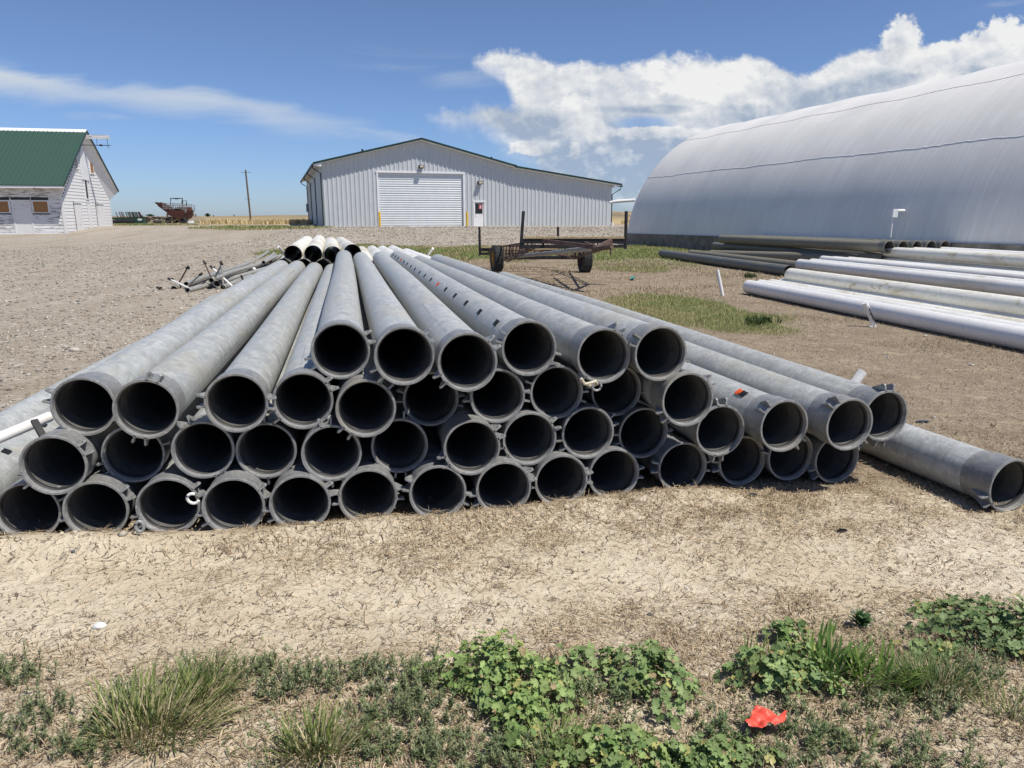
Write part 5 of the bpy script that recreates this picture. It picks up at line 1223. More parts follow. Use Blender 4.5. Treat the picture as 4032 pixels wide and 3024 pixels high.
# harvester
Y = 90.; c3_ = fp(1150, 482, Y); e4 = empty('root_crop_harvester', (c3_[0], c3_[1], gz(c3_[0], c3_[1])), label='rust brown root crop harvester with a raised conveyor boom and railed platform', cat='farm machine')
def h_(x, y, dy=0.): p_ = fp(x, y, Y) - np.array([c3_[0], c3_[1], e4.location[2]]); p_[1] += dy; return p_
def flat(pts, y0, y1):
    P_ = [h_(*q) for q in pts]; mb = MB(); n = len(P_)
    V = [(p_[0], y0, p_[2]) for p_ in P_] + [(p_[0], y1, p_[2]) for p_ in P_]
    return mb.add(V, [tuple(range(n)), tuple(range(2 * n - 1, n - 1, -1))] + [(i, i + n, (i + 1) % n + n, (i + 1) % n) for i in range(n)])
put('hopper', flat([(1040, 290), (1110, 285), (1270, 285), (1270, 300), (1245, 400), (1200, 420), (1100, 380), (1010, 350)], -1.3, 1.3), M['harv'], e4)
put('elevator_housing', flat([(1112, 255), (1255, 240), (1268, 286), (1112, 288)], -1.0, 1.0), M['harv'], e4)
mb = flat([(795, 178), (830, 170), (890, 182), (1065, 288), (1010, 345), (850, 228), (835, 205)], -.55, -.45)
mb2 = flat([(795, 178), (830, 170), (890, 182), (1065, 288), (1010, 345), (850, 228), (835, 205)], .45, .55); mb.add(np.concatenate(mb2.v), mb2.f)
cb = put('conveyor_boom', mb, M['harv'], e4)
mb = MB()
for k in range(16):
    f = k / 15; p_ = h_(815 + 235 * f, 186 + 135 * f); mb.beam((p_[0], -.45, p_[2]), (p_[0], .45, p_[2]), .08, .05)
put('slats', mb, M['rust'], cb)
mb = MB()
def rail(pts, y_, r=.035):
    mb.tube([(lambda q: (q[0], y_, q[2]))(h_(*p_)) for p_ in pts], r, 6)
for dy in (-1.2, 1.2):
    for yy in (190, 215, 240, 262): rail([(958, yy), (1060, yy - 2), (1240, yy + 8), (1290, yy + 22)], dy)
    for xx, y0, y1 in ((960, 190, 262), (1010, 190, 275), (1060, 188, 285), (1110, 188, 285), (1165, 190, 250), (1205, 195, 250), (1240, 198, 300), (1290, 212, 315)): rail([(xx, y0), (xx, y1)], dy)
for yy in (285, 300, 315): rail([(1245, yy - 5), (1290, yy + 3)], -1.2)
put('railing', mb, M['galv'], e4)
mb = MB(); rail([(1058, 280), (1058, 118), (1226, 118), (1232, 250)], -1.0, .07); rail([(1122, 260), (1122, 148), (1190, 148), (1192, 230)], .8, .05)
rail([(1105, 122), (1165, 128)], -1.0, .05)
put('roll_frame', mb, M['dark_steel'], e4)
put('undercarriage', flat([(1010, 380), (1200, 400), (1230, 470), (1190, 475), (1150, 430), (1050, 470), (1000, 475)], -.9, .9), M['rust'], e4)
mb = MB()
for (xa, ya, xb, yb) in ((1000, 350, 1100, 475), (1100, 390, 1020, 470), (1110, 450, 1180, 395), (1140, 400, 1230, 470), (1200, 410, 1225, 475), (1010, 440, 1120, 430)):
    p_, q_ = h_(xa, ya, -1.1), h_(xb, yb, -1.1); mb.beam(p_, q_, .12, .12)
put('linkage', mb, M['plank'], e4)
for xx in (1005, 1215):
    p_ = h_(xx, 410); put('wheel', MB().tube([(p_[0] + .2, -1.25, .36), (p_[0] + .2, -.95, .36)], .36, 20, r_in=.2).tube([(p_[0] + .2, -1.15, .36), (p_[0] + .2, -1.0, .36)], .12, 12), M['rubber'], e4)
put('diesel_drum', MB().tube([(0, 0, 0), (0, 0, .3)], .6, 14), M['white'], loc=tuple(np.array(fp(1270, 480, 91.)) * np.array([1, 1, 0]) + np.array([0, 0, gz(*fp(1270, 480, 91.)[:2])])), label='low white tank on the ground just right of the harvester', cat='tank')
# ---------------------------------------------------------------- vegetation, litter and stones
K_ = 4032 / 2212
def dp(x, y, z=0.): p = at_z(x * K_, y * K_, z); return p[0], p[1]
def blades(base, az, length, width, lean, col, seg=3, curl=.5, tipcol=None):
    """curved tapering strips. base (n,3); az heading; lean start angle from vertical"""
    n = len(base); V = np.zeros((n, 2 * seg + 1, 3)); C = np.zeros((n, 2 * seg + 1, 3))
    p = base.copy(); ang = lean.copy(); side = np.stack([-np.sin(az), np.cos(az), 0 * az], 1)
    for i in range(seg):
        w = width * (1 - .25 * i / seg) * (1 if i else .8)
        V[:, 2 * i] = p - side * w[:, None] / 2; V[:, 2 * i + 1] = p + side * w[:, None] / 2
        f = i / seg; c = col * (1 - f) + (tipcol if tipcol is not None else col) * f; C[:, 2 * i] = c; C[:, 2 * i + 1] = c
        st = length / seg
        p = p + np.stack([np.cos(az) * np.sin(ang) * st, np.sin(az) * np.sin(ang) * st, np.cos(ang) * st], 1); ang = ang + curl / seg * (1 + 0 * ang)
    V[:, 2 * seg] = p; C[:, 2 * seg] = tipcol if tipcol is not None else col
    m = 2 * seg + 1; b = np.arange(n)[:, None] * m; F_ = []
    for i in range(seg - 1):
        F_.append(b + np.array([[2 * i, 2 * i + 1, 2 * i + 3]])); F_.append(b + np.array([[2 * i, 2 * i + 3, 2 * i + 2]]))
    F_.append(b + np.array([[2 * seg - 2, 2 * seg - 1, 2 * seg]]))
    return V.reshape(-1, 3), np.concatenate(F_), C.reshape(-1, 3)
def join(parts):
    V, Q, C = [], [], []; n = 0
    for v, q, c in parts: V.append(v); Q.append(q + n); C.append(c); n += len(v)
    return np.concatenate(V), np.concatenate(Q), np.concatenate(C)
def cmix(n, a, b, j=.15):
    f = rng.random((n, 1)); c = np.array(a) * (1 - f) + np.array(b) * f; return np.clip(c * (1 + (rng.random((n, 1)) - .5) * 2 * j), 0, 1)
GH = ground_h

# --- mid distance grass (stuff)
def scatter(n, x0, x1, y0, y1, fn, p=1.):
    x = rng.uniform(x0, x1, n); y = rng.uniform(y0, y1, n); k = rng.random(n) < fn(x, y) ** p; return x[k], y[k]
parts = []
for (n, x0, x1, y0, y1, L, W) in ((90000, -10, 12, 24, 41, .13, .022), (9000, -12, -7, 29, 41, .12, .022), (34000, 1.4, 5, 8.5, 16, .062, .007), (14000, -25, -13, 50, 59, .16, .05), (26000, -50, -27, 62, 70, .16, .05), (9000, 2.6, 6., 19.5, 24.5, .09, .014)):
    x, y = scatter(n, x0, x1, y0, y1, grass_zone, 1.5); m_ = len(x)
    b_ = np.stack([x, y, GH(x, y) - .005], 1); sz = rng.uniform(.5, 1.2, m_) * (.6 + .7 * fbm(x * .9, y * .9, 3))
    col = cmix(m_, (.11, .18, .04), (.25, .30, .10)); dry = rng.random(m_) < .30 + .45 * (fbm(x * .5 + 40, y * .5, 3) > .5); col[dry] = cmix(int(dry.sum()), (.30, .26, .12), (.42, .36, .20))
    parts.append(blades(b_, rng.uniform(0, 6.28, m_), L * sz * (.45 + .8 * grass_zone(x, y)), np.full(m_, W), rng.uniform(.1, .7, m_), col, 2, .5, col * 1.25))
V_, Q_, C_ = join(parts)
put('grass', raw_mesh('grass', V_, Q_, C_), M['leaf'], kind='stuff')
# dry stubble between (stuff)
parts = []
def dryz(x, y): return np.clip(.16 + .9 * np.clip(fbm(x * .9 + 50, y * .9, 4) - .44, 0, 1) * 4, 0, 1) * (1 - .8 * gravel_zone(x, y))
for (n, x0, x1, y0, y1, L, W) in ((110000, 1.2, 9, 4.5, 14, .045, .0045), (80000, -4, 9, 14, 26, .07, .012), (12000, -6, -2.6, 4, 12, .03, .004)):
    x, y = scatter(n, x0, x1, y0, y1, dryz); m_ = len(x)
    b_ = np.stack([x, y, GH(x, y) - .003], 1)
    col = cmix(m_, (.18, .135, .085), (.50, .42, .28), .3)
    parts.append(blades(b_, rng.uniform(0, 6.28, m_), L * rng.uniform(.4, 1.5, m_), W * rng.uniform(.6, 1.3, m_), rng.uniform(.3, 1.5, m_), col, 2, .6))
V_, Q_, C_ = join(parts)
put('dry_grass', raw_mesh('dry_grass', V_, Q_, C_), M['dry'], kind='stuff')
# ripe crop edge (stuff)
x = rng.uniform(-33, 20, 16000); y = rng.uniform(72, 84, 16000); k = wheat_zone(x, y) > .6; k &= fbm(x * .5, y * .3, 3) > .40; k &= ~((x > -18) & (x < 12) & (y < 96)) ; x, y = x[k], y[k]; m_ = len(x)
crop = blades(np.stack([x, y, GH(x, y)], 1), rng.uniform(0, 6.28, m_), rng.uniform(.3, .6, m_), np.full(m_, .09), rng.uniform(0, .4, m_), cmix(m_, (.46, .37, .20), (.64, .54, .33)), 2)
put('crop', raw_mesh('crop', *crop), M['dry'], kind='stuff')

# --- litter on the near ground (stuff): short curved stalks lying flat
def litter(n, x0, x1, y0, y1, fn, Lr, Wr, cols, seg=3, lift=.004):
    x, y = scatter(n, x0, x1, y0, y1, fn); m_ = len(x); az = rng.uniform(0, 6.28, m_); L = rng.uniform(*Lr, m_) * rng.uniform(.4, 1, m_); w = rng.uniform(*Wr, m_)
    turn = rng.normal(0, .9, m_); V = np.zeros((m_, 2 * (seg + 1), 3)); px_, py_ = x.copy(), y.copy(); a = az.copy()
    hh = rng.random(m_) ** 3 * .02
    for i in range(seg + 1):
        z = GH(px_, py_) + lift + hh * math.sin(math.pi * i / seg) + .002 * rng.random(m_)
        sx, sy = -np.sin(a) * w / 2, np.cos(a) * w / 2
        V[:, 2 * i] = np.stack([px_ - sx, py_ - sy, z], 1); V[:, 2 * i + 1] = np.stack([px_ + sx, py_ + sy, z + w * .3], 1)
        px_ = px_ + np.cos(a) * L / seg; py_ = py_ + np.sin(a) * L / seg; a = a + turn / seg
    b = np.arange(m_)[:, None] * 2 * (seg + 1); F_ = [b + np.array([[2 * i, 2 * i + 1, 2 * i + 3, 2 * i + 2]]) for i in range(seg)]
    return V.reshape(-1, 3), np.concatenate(F_), np.repeat(cmix(m_, *cols, .3), 2 * (seg + 1), 0)
def lz_(x, y): return np.clip(litter_zone(x, y) - .05, 0, 1) * np.clip(.4 + 2.2 * (fbm(x * 5, y * 5 + 30, 3) - .42), .12, 1)
P_ = [litter(230000, -3.2, 3.6, 1.3, 4.6, lz_, (.02, .07), (.0012, .0032), ((.26, .19, .12), (.58, .46, .30))),
      litter(34000, -3.2, 3.6, 1.3, 4.6, lz_, (.015, .05), (.0015, .004), ((.07, .048, .03), (.17, .115, .07))),
      litter(15000, -3.2, 3.6, 1.3, 4.4, lambda x, y: .13 + .8 * (fbm(x * 3 + 9, y * 3, 3) > .52), (.012, .05), (.001, .003), ((.10, .07, .045), (.33, .24, .15))),
      litter(2600, -3.2, 3.6, 1.4, 4.3, lambda x, y: .5 + 0 * x, (.06, .2), (.0014, .003), ((.30, .22, .13), (.55, .44, .28)), 5, .008),
      litter(40000, -7, 7, 4.4, 12, lambda x, y: .5 * (fbm(x * 2, y * 2, 3) > .45) + .1, (.02, .07), (.003, .007), ((.13, .09, .06), (.36, .28, .18)))]
# small tangled heaps of dead root and stalk
for _ in range(150):
    cx_, cy_ = rng.uniform(-3, 3.3), rng.uniform(1.5, 4.2); rr_ = rng.uniform(.03, .10)
    P_.append(litter(int(900 * rr_ / .06), cx_ - rr_ * 2, cx_ + rr_ * 2, cy_ - rr_ * 2, cy_ + rr_ * 2, lambda x, y: np.exp(-((x - cx_) ** 2 + (y - cy_) ** 2 * 1.6) / rr_ ** 2) * .55 * (vn(x * 40, y * 40) > .4), (.015, .07), (.001, .003), ((.13, .09, .06), (.44, .34, .21)), 3, .008))
V_, Q_, C_ = join(P_)
put('plant_litter', raw_mesh('plant_litter', V_, Q_, C_), M['dry'], kind='stuff')
# standing dead stems in the weed band and the mat in front of the right hand mouths
def deadz(x, y):
    ml = np.interp(x, MLX, MLY)
    return np.clip((1 - sst(2.25, 2.6, y - .1 * np.maximum(x, 0))) * .9 + .6 * np.exp(-((y - ml + .1) / .22) ** 2) * (.35 + .65 * sst(0, 1.2, x)), 0, 1) * np.clip(3 * (fbm(x * 3.2 + 70, y * 3.2, 3) - .36), 0, 1)
x, y = scatter(90000, -3, 3.4, 1.3, 4.5, deadz); m_ = len(x); col = cmix(m_, (.22, .16, .11), (.55, .45, .31), .3)
ds_ = blades(np.stack([x, y, GH(x, y) - .002], 1), rng.uniform(0, 6.28, m_), rng.uniform(.015, .075, m_), rng.uniform(.0012, .0035, m_), rng.uniform(.2, 1.4, m_), col, 3, 1.2)
put('dead_stems', raw_mesh('dead_stems', *ds_), M['dry'], kind='stuff')

# --- stones
def stones(n, x0, x1, y0, y1, fn, sr, cols, pw=3.):
    x, y = scatter(n, x0, x1, y0, y1, fn); m_ = len(x); s = sr[0] + (sr[1] - sr[0]) * rng.random(m_) ** pw
    T = np.array([(0, 0, 1), (1, 0, .1), (.3, .95, 0), (-.8, .6, .1), (-.8, -.6, 0), (.3, -.95, .1), (0, 0, -1)], float)
    a = rng.uniform(0, 6.28, m_); V = np.repeat(T[None], m_, 0) * (1 + (rng.random((m_, 7, 1)) - .5) * .35)
    sc_ = np.stack([s * rng.uniform(.8, 1.3, m_), s * rng.uniform(.6, 1., m_), s * rng.uniform(.35, .65, m_)], 1); V = V * sc_[:, None]
    c_, s_ = np.cos(a)[:, None], np.sin(a)[:, None]; V = np.stack([V[..., 0] * c_ - V[..., 1] * s_, V[..., 0] * s_ + V[..., 1] * c_, V[..., 2]], -1)
    V += np.stack([x, y, GH(x, y) + sc_[:, 2] * .25], 1)[:, None]
    Fq = [(0, i, i % 5 + 1) for i in range(1, 6)] + [(6, i % 5 + 1, i) for i in range(1, 6)]
    Q = (np.arange(m_)[:, None, None] * 7 + np.array(Fq)[None]).reshape(-1, 3)
    ci = rng.integers(0, len(cols), m_); C = np.array(cols)[ci] * rng.uniform(.75, 1.2, (m_, 1))
    return V.reshape(-1, 3), Q, np.repeat(np.clip(C, 0, 1), 7, 0)
GC = [(.20, .19, .18), (.38, .34, .28), (.56, .52, .45), (.30, .25, .20), (.46, .40, .32), (.14, .135, .13), (.40, .31, .25), (.50, .45, .38)]
P_ = [stones(900, -3.4, 3.8, 1.5, 4.6, lambda x, y: .9 + 0 * x, (.003, .011), [(.10, .11, .13), (.15, .15, .17), (.30, .26, .20), (.42, .30, .22), (.5, .47, .42)], 2),
      stones(22000, -9, -1.8, 3.2, 12, lambda x, y: np.clip(gravel_zone(x, y) + .1, 0, 1), (.004, .028), GC, 3),
      stones(34000, -24, -3, 12, 42, gravel_zone, (.010, .048), GC, 3.5),
      stones(26000, -16, 22, 38, 57, gravel_zone, (.02, .075), GC + [(.6, .58, .54)], 2.4),
      stones(2600, 1.5, 8, 4.5, 16, lambda x, y: .4 + 0 * x, (.004, .018), [(.7, .68, .64), (.4, .33, .25), (.25, .2, .15), (.2, .16, .12)], 3)]
P_.append(stones(5200, -3.3, 3.8, 1.4, 4.4, lambda x, y: np.clip(2.5 * (fbm(x * 2 + 60, y * 2, 3) - .3), 0, 1), (.003, .013), [(.56, .48, .34), (.46, .38, .26), (.62, .55, .41), (.38, .30, .20)], 2.5))
V_, Q_, C_ = join(P_)
put('gravel', raw_mesh('gravel', V_, Q_, C_), M['stone'], kind='stuff')
def stone_obj(x, y, w, lab, col, flat_=.45, z=0.):
    import bmesh
    bm = bmesh.new(); bmesh.ops.create_icosphere(bm, subdivisions=3, radius=1)
    me = bpy.data.meshes.new('stone'); bm.to_mesh(me); bm.free(); ph = random.random() * 9
    for v in me.vertices:
        c = v.co; k = 1 + .10 * math.sin(c.x * 2.3 + ph) + .07 * math.sin(c.y * 4.1 + ph * 2) + .05 * math.sin(c.z * 5 + c.x * 4)
        v.co = Vector((c.x * k * w / 2, c.y * k * w * .36, c.z * k * w * flat_ / 2))
    ca = me.color_attributes.new('Col', 'FLOAT_COLOR', 'POINT')
    for i_, v in enumerate(me.vertices): f = .75 + .35 * random.random(); ca.data[i_].color = (col[0] * f, col[1] * f, col[2] * f, 1)
    for p_ in me.polygons: p_.use_smooth = True
    px_, py_ = dp(x, y); o = put('stone', me, M['stone'], loc=(px_, py_, gz(px_, py_) + w * flat_ * .3), label=lab, cat='stone', group='single stones on the ground'); o.rotation_euler = (.1, .05, random.uniform(-.5, .5))
for a in [(215, 1355, .052, 'chalky white stone lying alone on the cracked soil left of centre', (.72, .72, .70)), (675, 1141, .042, 'rounded pale stone touching the shadow below the ground row mouths', (.52, .50, .42)),
          (300, 1168 - 1, .036, 'cream stone in front of the second ground row mouth', (.62, .60, .52)), (165, 1170, .026, 'small white stone below the left end of the stack', (.66, .64, .58)), (160, 1207, .022, 'small dark blue grey stone on pale soil at the left', (.10, .11, .13)),
          (495, 1202, .026, 'reddish brown stone on the pale soil below the stack', (.34, .22, .16)), (162, 758, .13, 'flat pale stone on the gravel left of the stack', (.50, .47, .42)), (1403, 1325, .022, 'dark oval pebble on cracked soil at the centre', (.11, .12, .12)),
          (1843, 1448 - 125, .024, 'grey pebble on cracked soil right of centre', (.22, .22, .22)), (905, 1189, .018, 'tiny white stone above the cracked soil at the centre', (.7, .7, .66))]: stone_obj(*a)

# --- green plants
def leaf_fan(P, N, up, size, col, lobes=6, n=16):
    """scalloped round leaves: centres P, normals N"""
    m_ = len(P); N = N / np.linalg.norm(N, axis=1)[:, None]; a = np.cross(N, up); a /= np.linalg.norm(a, axis=1)[:, None] + 1e-9; b = np.cross(N, a)
    th = np.linspace(.25, 2 * math.pi - .25, n); V = np.zeros((m_, n + 1, 3)); V[:, 0] = P - N * size[:, None] * .12
    ph = rng.uniform(0, .5, m_)
    for i, t_ in enumerate(th):
        r = size * (1 - .11 * (1 + np.cos(lobes * t_ + 0 * ph)) / 1.) * (1 + .06 * rng.normal(size=m_)) * (1 - .25 * math.exp(-((min(t_, 2 * math.pi - t_)) / .5) ** 2))
        V[:, i + 1] = P + (a * math.cos(t_) + b * math.sin(t_)) * r[:, None] + N * (size * (.13 * np.cos(lobes * t_) + .10 + .05 * rng.normal(size=m_)))[:, None]
    base = np.arange(m_)[:, None] * (n + 1)
    Q = np.concatenate([base + np.array([[0, i, i + 1]]) for i in range(1, n)])
    C = np.repeat(col[:, None], n + 1, 1); C[:, 0] *= 1.25
    return V.reshape(-1, 3), Q, C.reshape(-1, 3)
def plant(name, x, y, lab, cat, group, build):
    px_, py_ = dp(x, y); z = gz(px_, py_); e = empty(name, (px_, py_, z), label=lab, cat=cat, group=group); build(e, px_, py_, z)
def mallow(rx, ry, h, n, bright=1., sz=.0155):
    def f(e, px_, py_, z0, n=int(n * 1.45)):
        a = rng.uniform(0, 6.28, n); r = rng.random(n) ** .55
        lob = 1 + .3 * np.sin(2 * a + rng.random() * 6) + .2 * np.sin(5 * a + rng.random() * 6) + .12 * np.sin(7 * a + rng.random() * 6)
        x = rx * r * np.cos(a) * lob; y = ry * r * np.sin(a) * lob
        zt_ = h * (1 - .75 * r ** 2.2) * rng.uniform(.35, 1.08, n) + .012
        zt_ *= .35 + 1.25 * fbm(x * 11 + px_ * 9, y * 11 + py_ * 9, 3)
        g_ = GH(px_ + x, py_ + y) - z0
        P = np.stack([x, y, g_ + zt_], 1); N = np.stack([x / rx * .55 + rng.normal(0, .38, n), y / ry * .45 - .18 + rng.normal(0, .38, n), np.ones(n)], 1)
        s = sz * (.4 + .9 * rng.random(n) ** 1.4); col = cmix(n, (.15 * bright, .24 * bright, .07), (.33 * bright, .43 * bright, .15), .2)
        col *= (.7 + .6 * fbm(x * 20 + 4, y * 20 + px_, 2))[:, None]; yl = rng.random(n) < .05; col[yl] = (.42, .40, .14); br = rng.random(n) < .03; col[br] = (.36, .27, .15)
        V1, Q1, C1 = leaf_fan(P, N, rng.normal(size=(n, 3)), s, col)
        put('leaves', raw_mesh('leaves', V1, Q1, C1, True), M['leaf'], e)
        k = n // 2; bs = np.stack([x[:k] * .55, y[:k] * .55, GH(px_ + x[:k] * .55, py_ + y[:k] * .55) - z0], 1); d_ = P[:k] - bs; L = np.linalg.norm(d_, axis=1)
        az = np.arctan2(d_[:, 1], d_[:, 0]); ln = np.arccos(np.clip(d_[:, 2] / L, -1, 1))
        put('stems', raw_mesh('stems', *blades(bs, az, L, np.full(k, .0025), ln, cmix(k, (.12, .17, .05), (.25, .24, .12)), 2, 0.)), M['leaf'], e)
    return f
def kochia(rx, ry, h, n, col=((.13, .175, .075), (.29, .33, .17)), leafL=.019):
    def f(e, px_, py_, z0, n=int(n * .72)):
        a = rng.uniform(0, 6.28, n); r = rng.random(n) ** .6; lb = 1 + .35 * np.sin(3 * a + rng.random() * 6) + .2 * np.sin(8 * a + rng.random() * 6); x = rx * 1.1 * r * np.cos(a) * lb; y = ry * 1.1 * r * np.sin(a) * lb
        hh = h * rng.uniform(.45, 1.1, n) * (1 - .35 * r); ln = rng.uniform(0, .5, n); az = rng.uniform(0, 6.28, n)
        base = np.stack([x, y, GH(px_ + x, py_ + y) - z0], 1)
        st_ = blades(base, az, hh, np.full(n, .0025), ln, cmix(n, (.16, .13, .07), (.26, .20, .12)), 2, 0.)
        d_ = np.stack([np.cos(az) * np.sin(ln), np.sin(az) * np.sin(ln), np.cos(ln)], 1); k = 20
        f_ = np.tile(np.linspace(.25, 1.0, k), n); B = np.repeat(base, k, 0) + np.repeat(d_ * hh[:, None], k, 0) * f_[:, None]
        m_ = n * k; la = rng.uniform(0, 6.28, m_); L = leafL * rng.uniform(.6, 1.2, m_) * (1.15 - .35 * f_)
        put('foliage', raw_mesh('foliage', *join([st_, blades(B, la, L, L * .24, rng.uniform(.5, 1.25, m_), cmix(m_, *col, .25), 2, .5)])), M['leaf'], e)
    return f
def tuft(rx, ry, h, n, W=.004, dry=.4, spread=.9, fan=(0, 0), green=((.09, .14, .03), (.22, .26, .08))):
    def f(e, px_, py_, z0):
        a = rng.uniform(0, 6.28, n); r = rng.random(n) ** .7; x = rx * r * np.cos(a); y = ry * r * np.sin(a)
        dx = x / rx * spread + rng.normal(0, .28, n) + fan[0]; dy = y / ry * spread + rng.normal(0, .28, n) + fan[1]
        az = np.arctan2(dy, dx); ln = np.clip(np.hypot(dx, dy) * .6 + rng.random(n) ** 3 * .6, 0, 1.35)
        L = h * rng.uniform(.25, 1.05, n); base = np.stack([x, y, GH(px_ + x, py_ + y) - z0 - .004], 1)
        col = cmix(n, *green, .15); d_ = rng.random(n) < dry; tip = col * 1.2
        col[d_] = cmix(int(d_.sum()), (.38, .32, .18), (.60, .52, .32)); tip[d_] = col[d_]
        L[d_] *= .75
        put('blades', raw_mesh('blades', *blades(base, az, L, W * rng.uniform(.6, 1.2, n), ln, col, 4, .45, tip)), M['leaf'], e)
    return f
MGR, KGR, TGR = 'round leaved mallow plants', 'narrow leaved dark green weeds', 'grass tufts in the foreground'
for a in [('mallow_plant', 1085, 1500, 'largest bright green mallow clump at the centre of the foreground', mallow(.22, .17, .14, 470)),
          ('mallow_plant', 1130, 1580, 'lower trailing part of mallow below the large central clump', mallow(.10, .12, .10, 150)),
          ('mallow_plant', 1250, 1475, 'sparse pale mallow between the two big central clumps', mallow(.12, .14, .10, 110, .9)),
          ('mallow_plant', 1400, 1495, 'dense mallow clump right of centre, dark underneath', mallow(.15, .14, .125, 300, .9)),
          ('mallow_plant', 1320, 1645, 'mallow clump cut by the bottom edge of the photo', mallow(.17, .10, .10, 240, .95)),
          ('mallow_plant', 1470, 1655, 'small mallow at the bottom edge just left of the orange scrap', mallow(.08, .07, .07, 90, .9)),
          ('mallow_plant', 1560, 1650, 'mallow at the bottom edge below the orange scrap', mallow(.12, .07, .06, 110, .9)),
          ('mallow_plant', 1680, 1485, 'mallow clump with broad grass behind it, right of centre', mallow(.15, .12, .12, 260, .9)),
          ('mallow_plant', 1700, 1392, 'small mallow tuft behind the broad bladed grass', mallow(.08, .07, .09, 90, .9)),
          ('mallow_plant', 2170, 1385, 'dark green leafy clump at the right edge of the photo', mallow(.24, .18, .15, 420, .8, .017)),
          ('mallow_plant', 2035, 1325, 'small leafy weed sprawling left of the right edge clump', mallow(.14, .08, .07, 110, .85, .015)),
          ('mallow_plant', 2010, 1425, 'few mallow leaves right of the broad bladed grass', mallow(.12, .06, .05, 40, .9)),
          ('broadleaf_weed', 640, 1500, 'dark narrow leaved weed clump right of the big grass tuft', kochia(.22, .09, .10, 110)),
          ('broadleaf_weed', 800, 1480, 'row of low dark weeds between grass tuft and central mallow', kochia(.20, .07, .08, 90)),
          ('broadleaf_weed', 900, 1500, 'low greyish weeds at the left foot of the central mallow', kochia(.10, .12, .11, 80)),
          ('broadleaf_weed', 880, 1570, 'wide patch of grey green weeds below centre left', kochia(.25, .13, .08, 200)),
          ('broadleaf_weed', 950, 1650, 'weed mat along the bottom edge left of centre', kochia(.30, .07, .08, 200)),
          ('broadleaf_weed', 1130, 1640, 'weed patch at the bottom edge under the central mallow', kochia(.16, .08, .08, 110)),
          ('broadleaf_weed', 1240, 1530, 'fine stemmed weeds between the central mallow clumps', kochia(.16, .14, .11, 120)),
          ('broadleaf_weed', 25, 1470, 'dark weed at the left edge above the others', kochia(.12, .10, .10, 80)),
          ('broadleaf_weed', 65, 1580, 'dark green weed near the lower left corner', kochia(.12, .10, .09, 80)),
          ('broadleaf_weed', 190, 1640, 'small dark weeds at the bottom edge, lower left', kochia(.16, .07, .06, 70)),
          ('broadleaf_weed', 420, 1480, 'dark weeds poking out behind the big grass tuft', kochia(.12, .07, .11, 60)),
          ('broadleaf_weed', 290, 1560, 'dark weeds at the left foot of the big grass tuft', kochia(.13, .13, .10, 110)),
          ('broadleaf_weed', 560, 1420 + 40, 'low dark weed sprigs above the big grass tuft right side', kochia(.10, .05, .08, 40)),
          ('broadleaf_weed', 1745, 1605, 'weeds hugging the right side of the orange scrap', kochia(.11, .10, .08, 80, ((.11, .17, .06), (.24, .30, .14)))),
          ('broadleaf_weed', 1560, 1595, 'weeds hugging the left side of the orange scrap', kochia(.09, .09, .07, 60, ((.11, .17, .06), (.24, .30, .14)))),
          ('broadleaf_weed', 1640, 1656, 'weed mat under the orange scrap at the bottom edge', kochia(.16, .05, .05, 90)),
          ('broadleaf_weed', 1990, 1540, 'scattered grey green weeds below the fine grass tuft at right', kochia(.25, .10, .07, 80)),
          ('broadleaf_weed', 2100, 1460, 'grey green weed beside the fine grass tuft at right', kochia(.12, .12, .09, 90)),
          ('broadleaf_weed', 1960, 1650, 'weed patch at the bottom edge, lower right', kochia(.22, .07, .06, 80)),
          ('broadleaf_weed', 1860, 1360, 'single leafy weed with broad leaves on the pale soil', kochia(.012, .012, .09, 8, ((.06, .13, .05), (.14, .22, .09)), .05)),
          ('grass_tuft', 345, 1590, 'largest grass tuft, pale and green blades fanning to the right', tuft(.17, .12, .185, 850, .0042, .55, .95, (.30, .25))),
          ('grass_tuft', 440, 1520, 'back part of the largest grass tuft with seed stalks', tuft(.09, .07, .18, 240, .004, .35, .6, (.35, .2))),
          ('grass_tuft', 690, 1652, 'grass tuft at the bottom edge left of centre', tuft(.11, .06, .155, 330, .0045, .4, .8, (.15, .1))),
          ('grass_tuft', 1205, 1640, 'small pale grass tuft below the central mallow', tuft(.09, .06, .14, 330, .0035, .55, .9, (.1, .1))),
          ('grass_tuft', 1790, 1470, 'broad bladed grass right of the mallow with grass behind', tuft(.13, .14, .15, 170, .010, .08, .7, (.15, 0), ((.05, .12, .02), (.14, .22, .05)))),
          ('grass_tuft', 1900, 1490, 'broad bladed grass leaning right beside the fine tuft', tuft(.09, .09, .14, 80, .011, .1, .8, (.35, .1), ((.06, .12, .02), (.16, .24, .05)))),
          ('grass_tuft', 2010, 1500, 'fine dense grass tuft at the right of the foreground', tuft(.13, .09, .125, 800, .003, .25, 1.1, (.0, .1), ((.06, .115, .035), (.15, .19, .06)))),
          ('grass_tuft', 2180, 1570, 'dry wispy grass tuft near the lower right edge', tuft(.10, .10, .12, 160, .003, .7, 1.0, (.2, .1))),
          ('grass_tuft', 1860, 1620, 'few single grass blades on soil right of the orange scrap', tuft(.06, .04, .09, 30, .007, .15, .9)),
          ('grass_tuft', 1640, 1450, 'thin upright grass blades left of the broad bladed grass', tuft(.08, .07, .12, 60, .006, .1, .5)),
          ]:
    nm_, x, y, lab, bf = a
    plant(nm_, x, y, lab, {'mallow_plant': 'mallow', 'broadleaf_weed': 'weed', 'grass_tuft': 'grass tuft'}[nm_], {'mallow_plant': MGR, 'broadleaf_weed': KGR, 'grass_tuft': TGR}[nm_], bf)
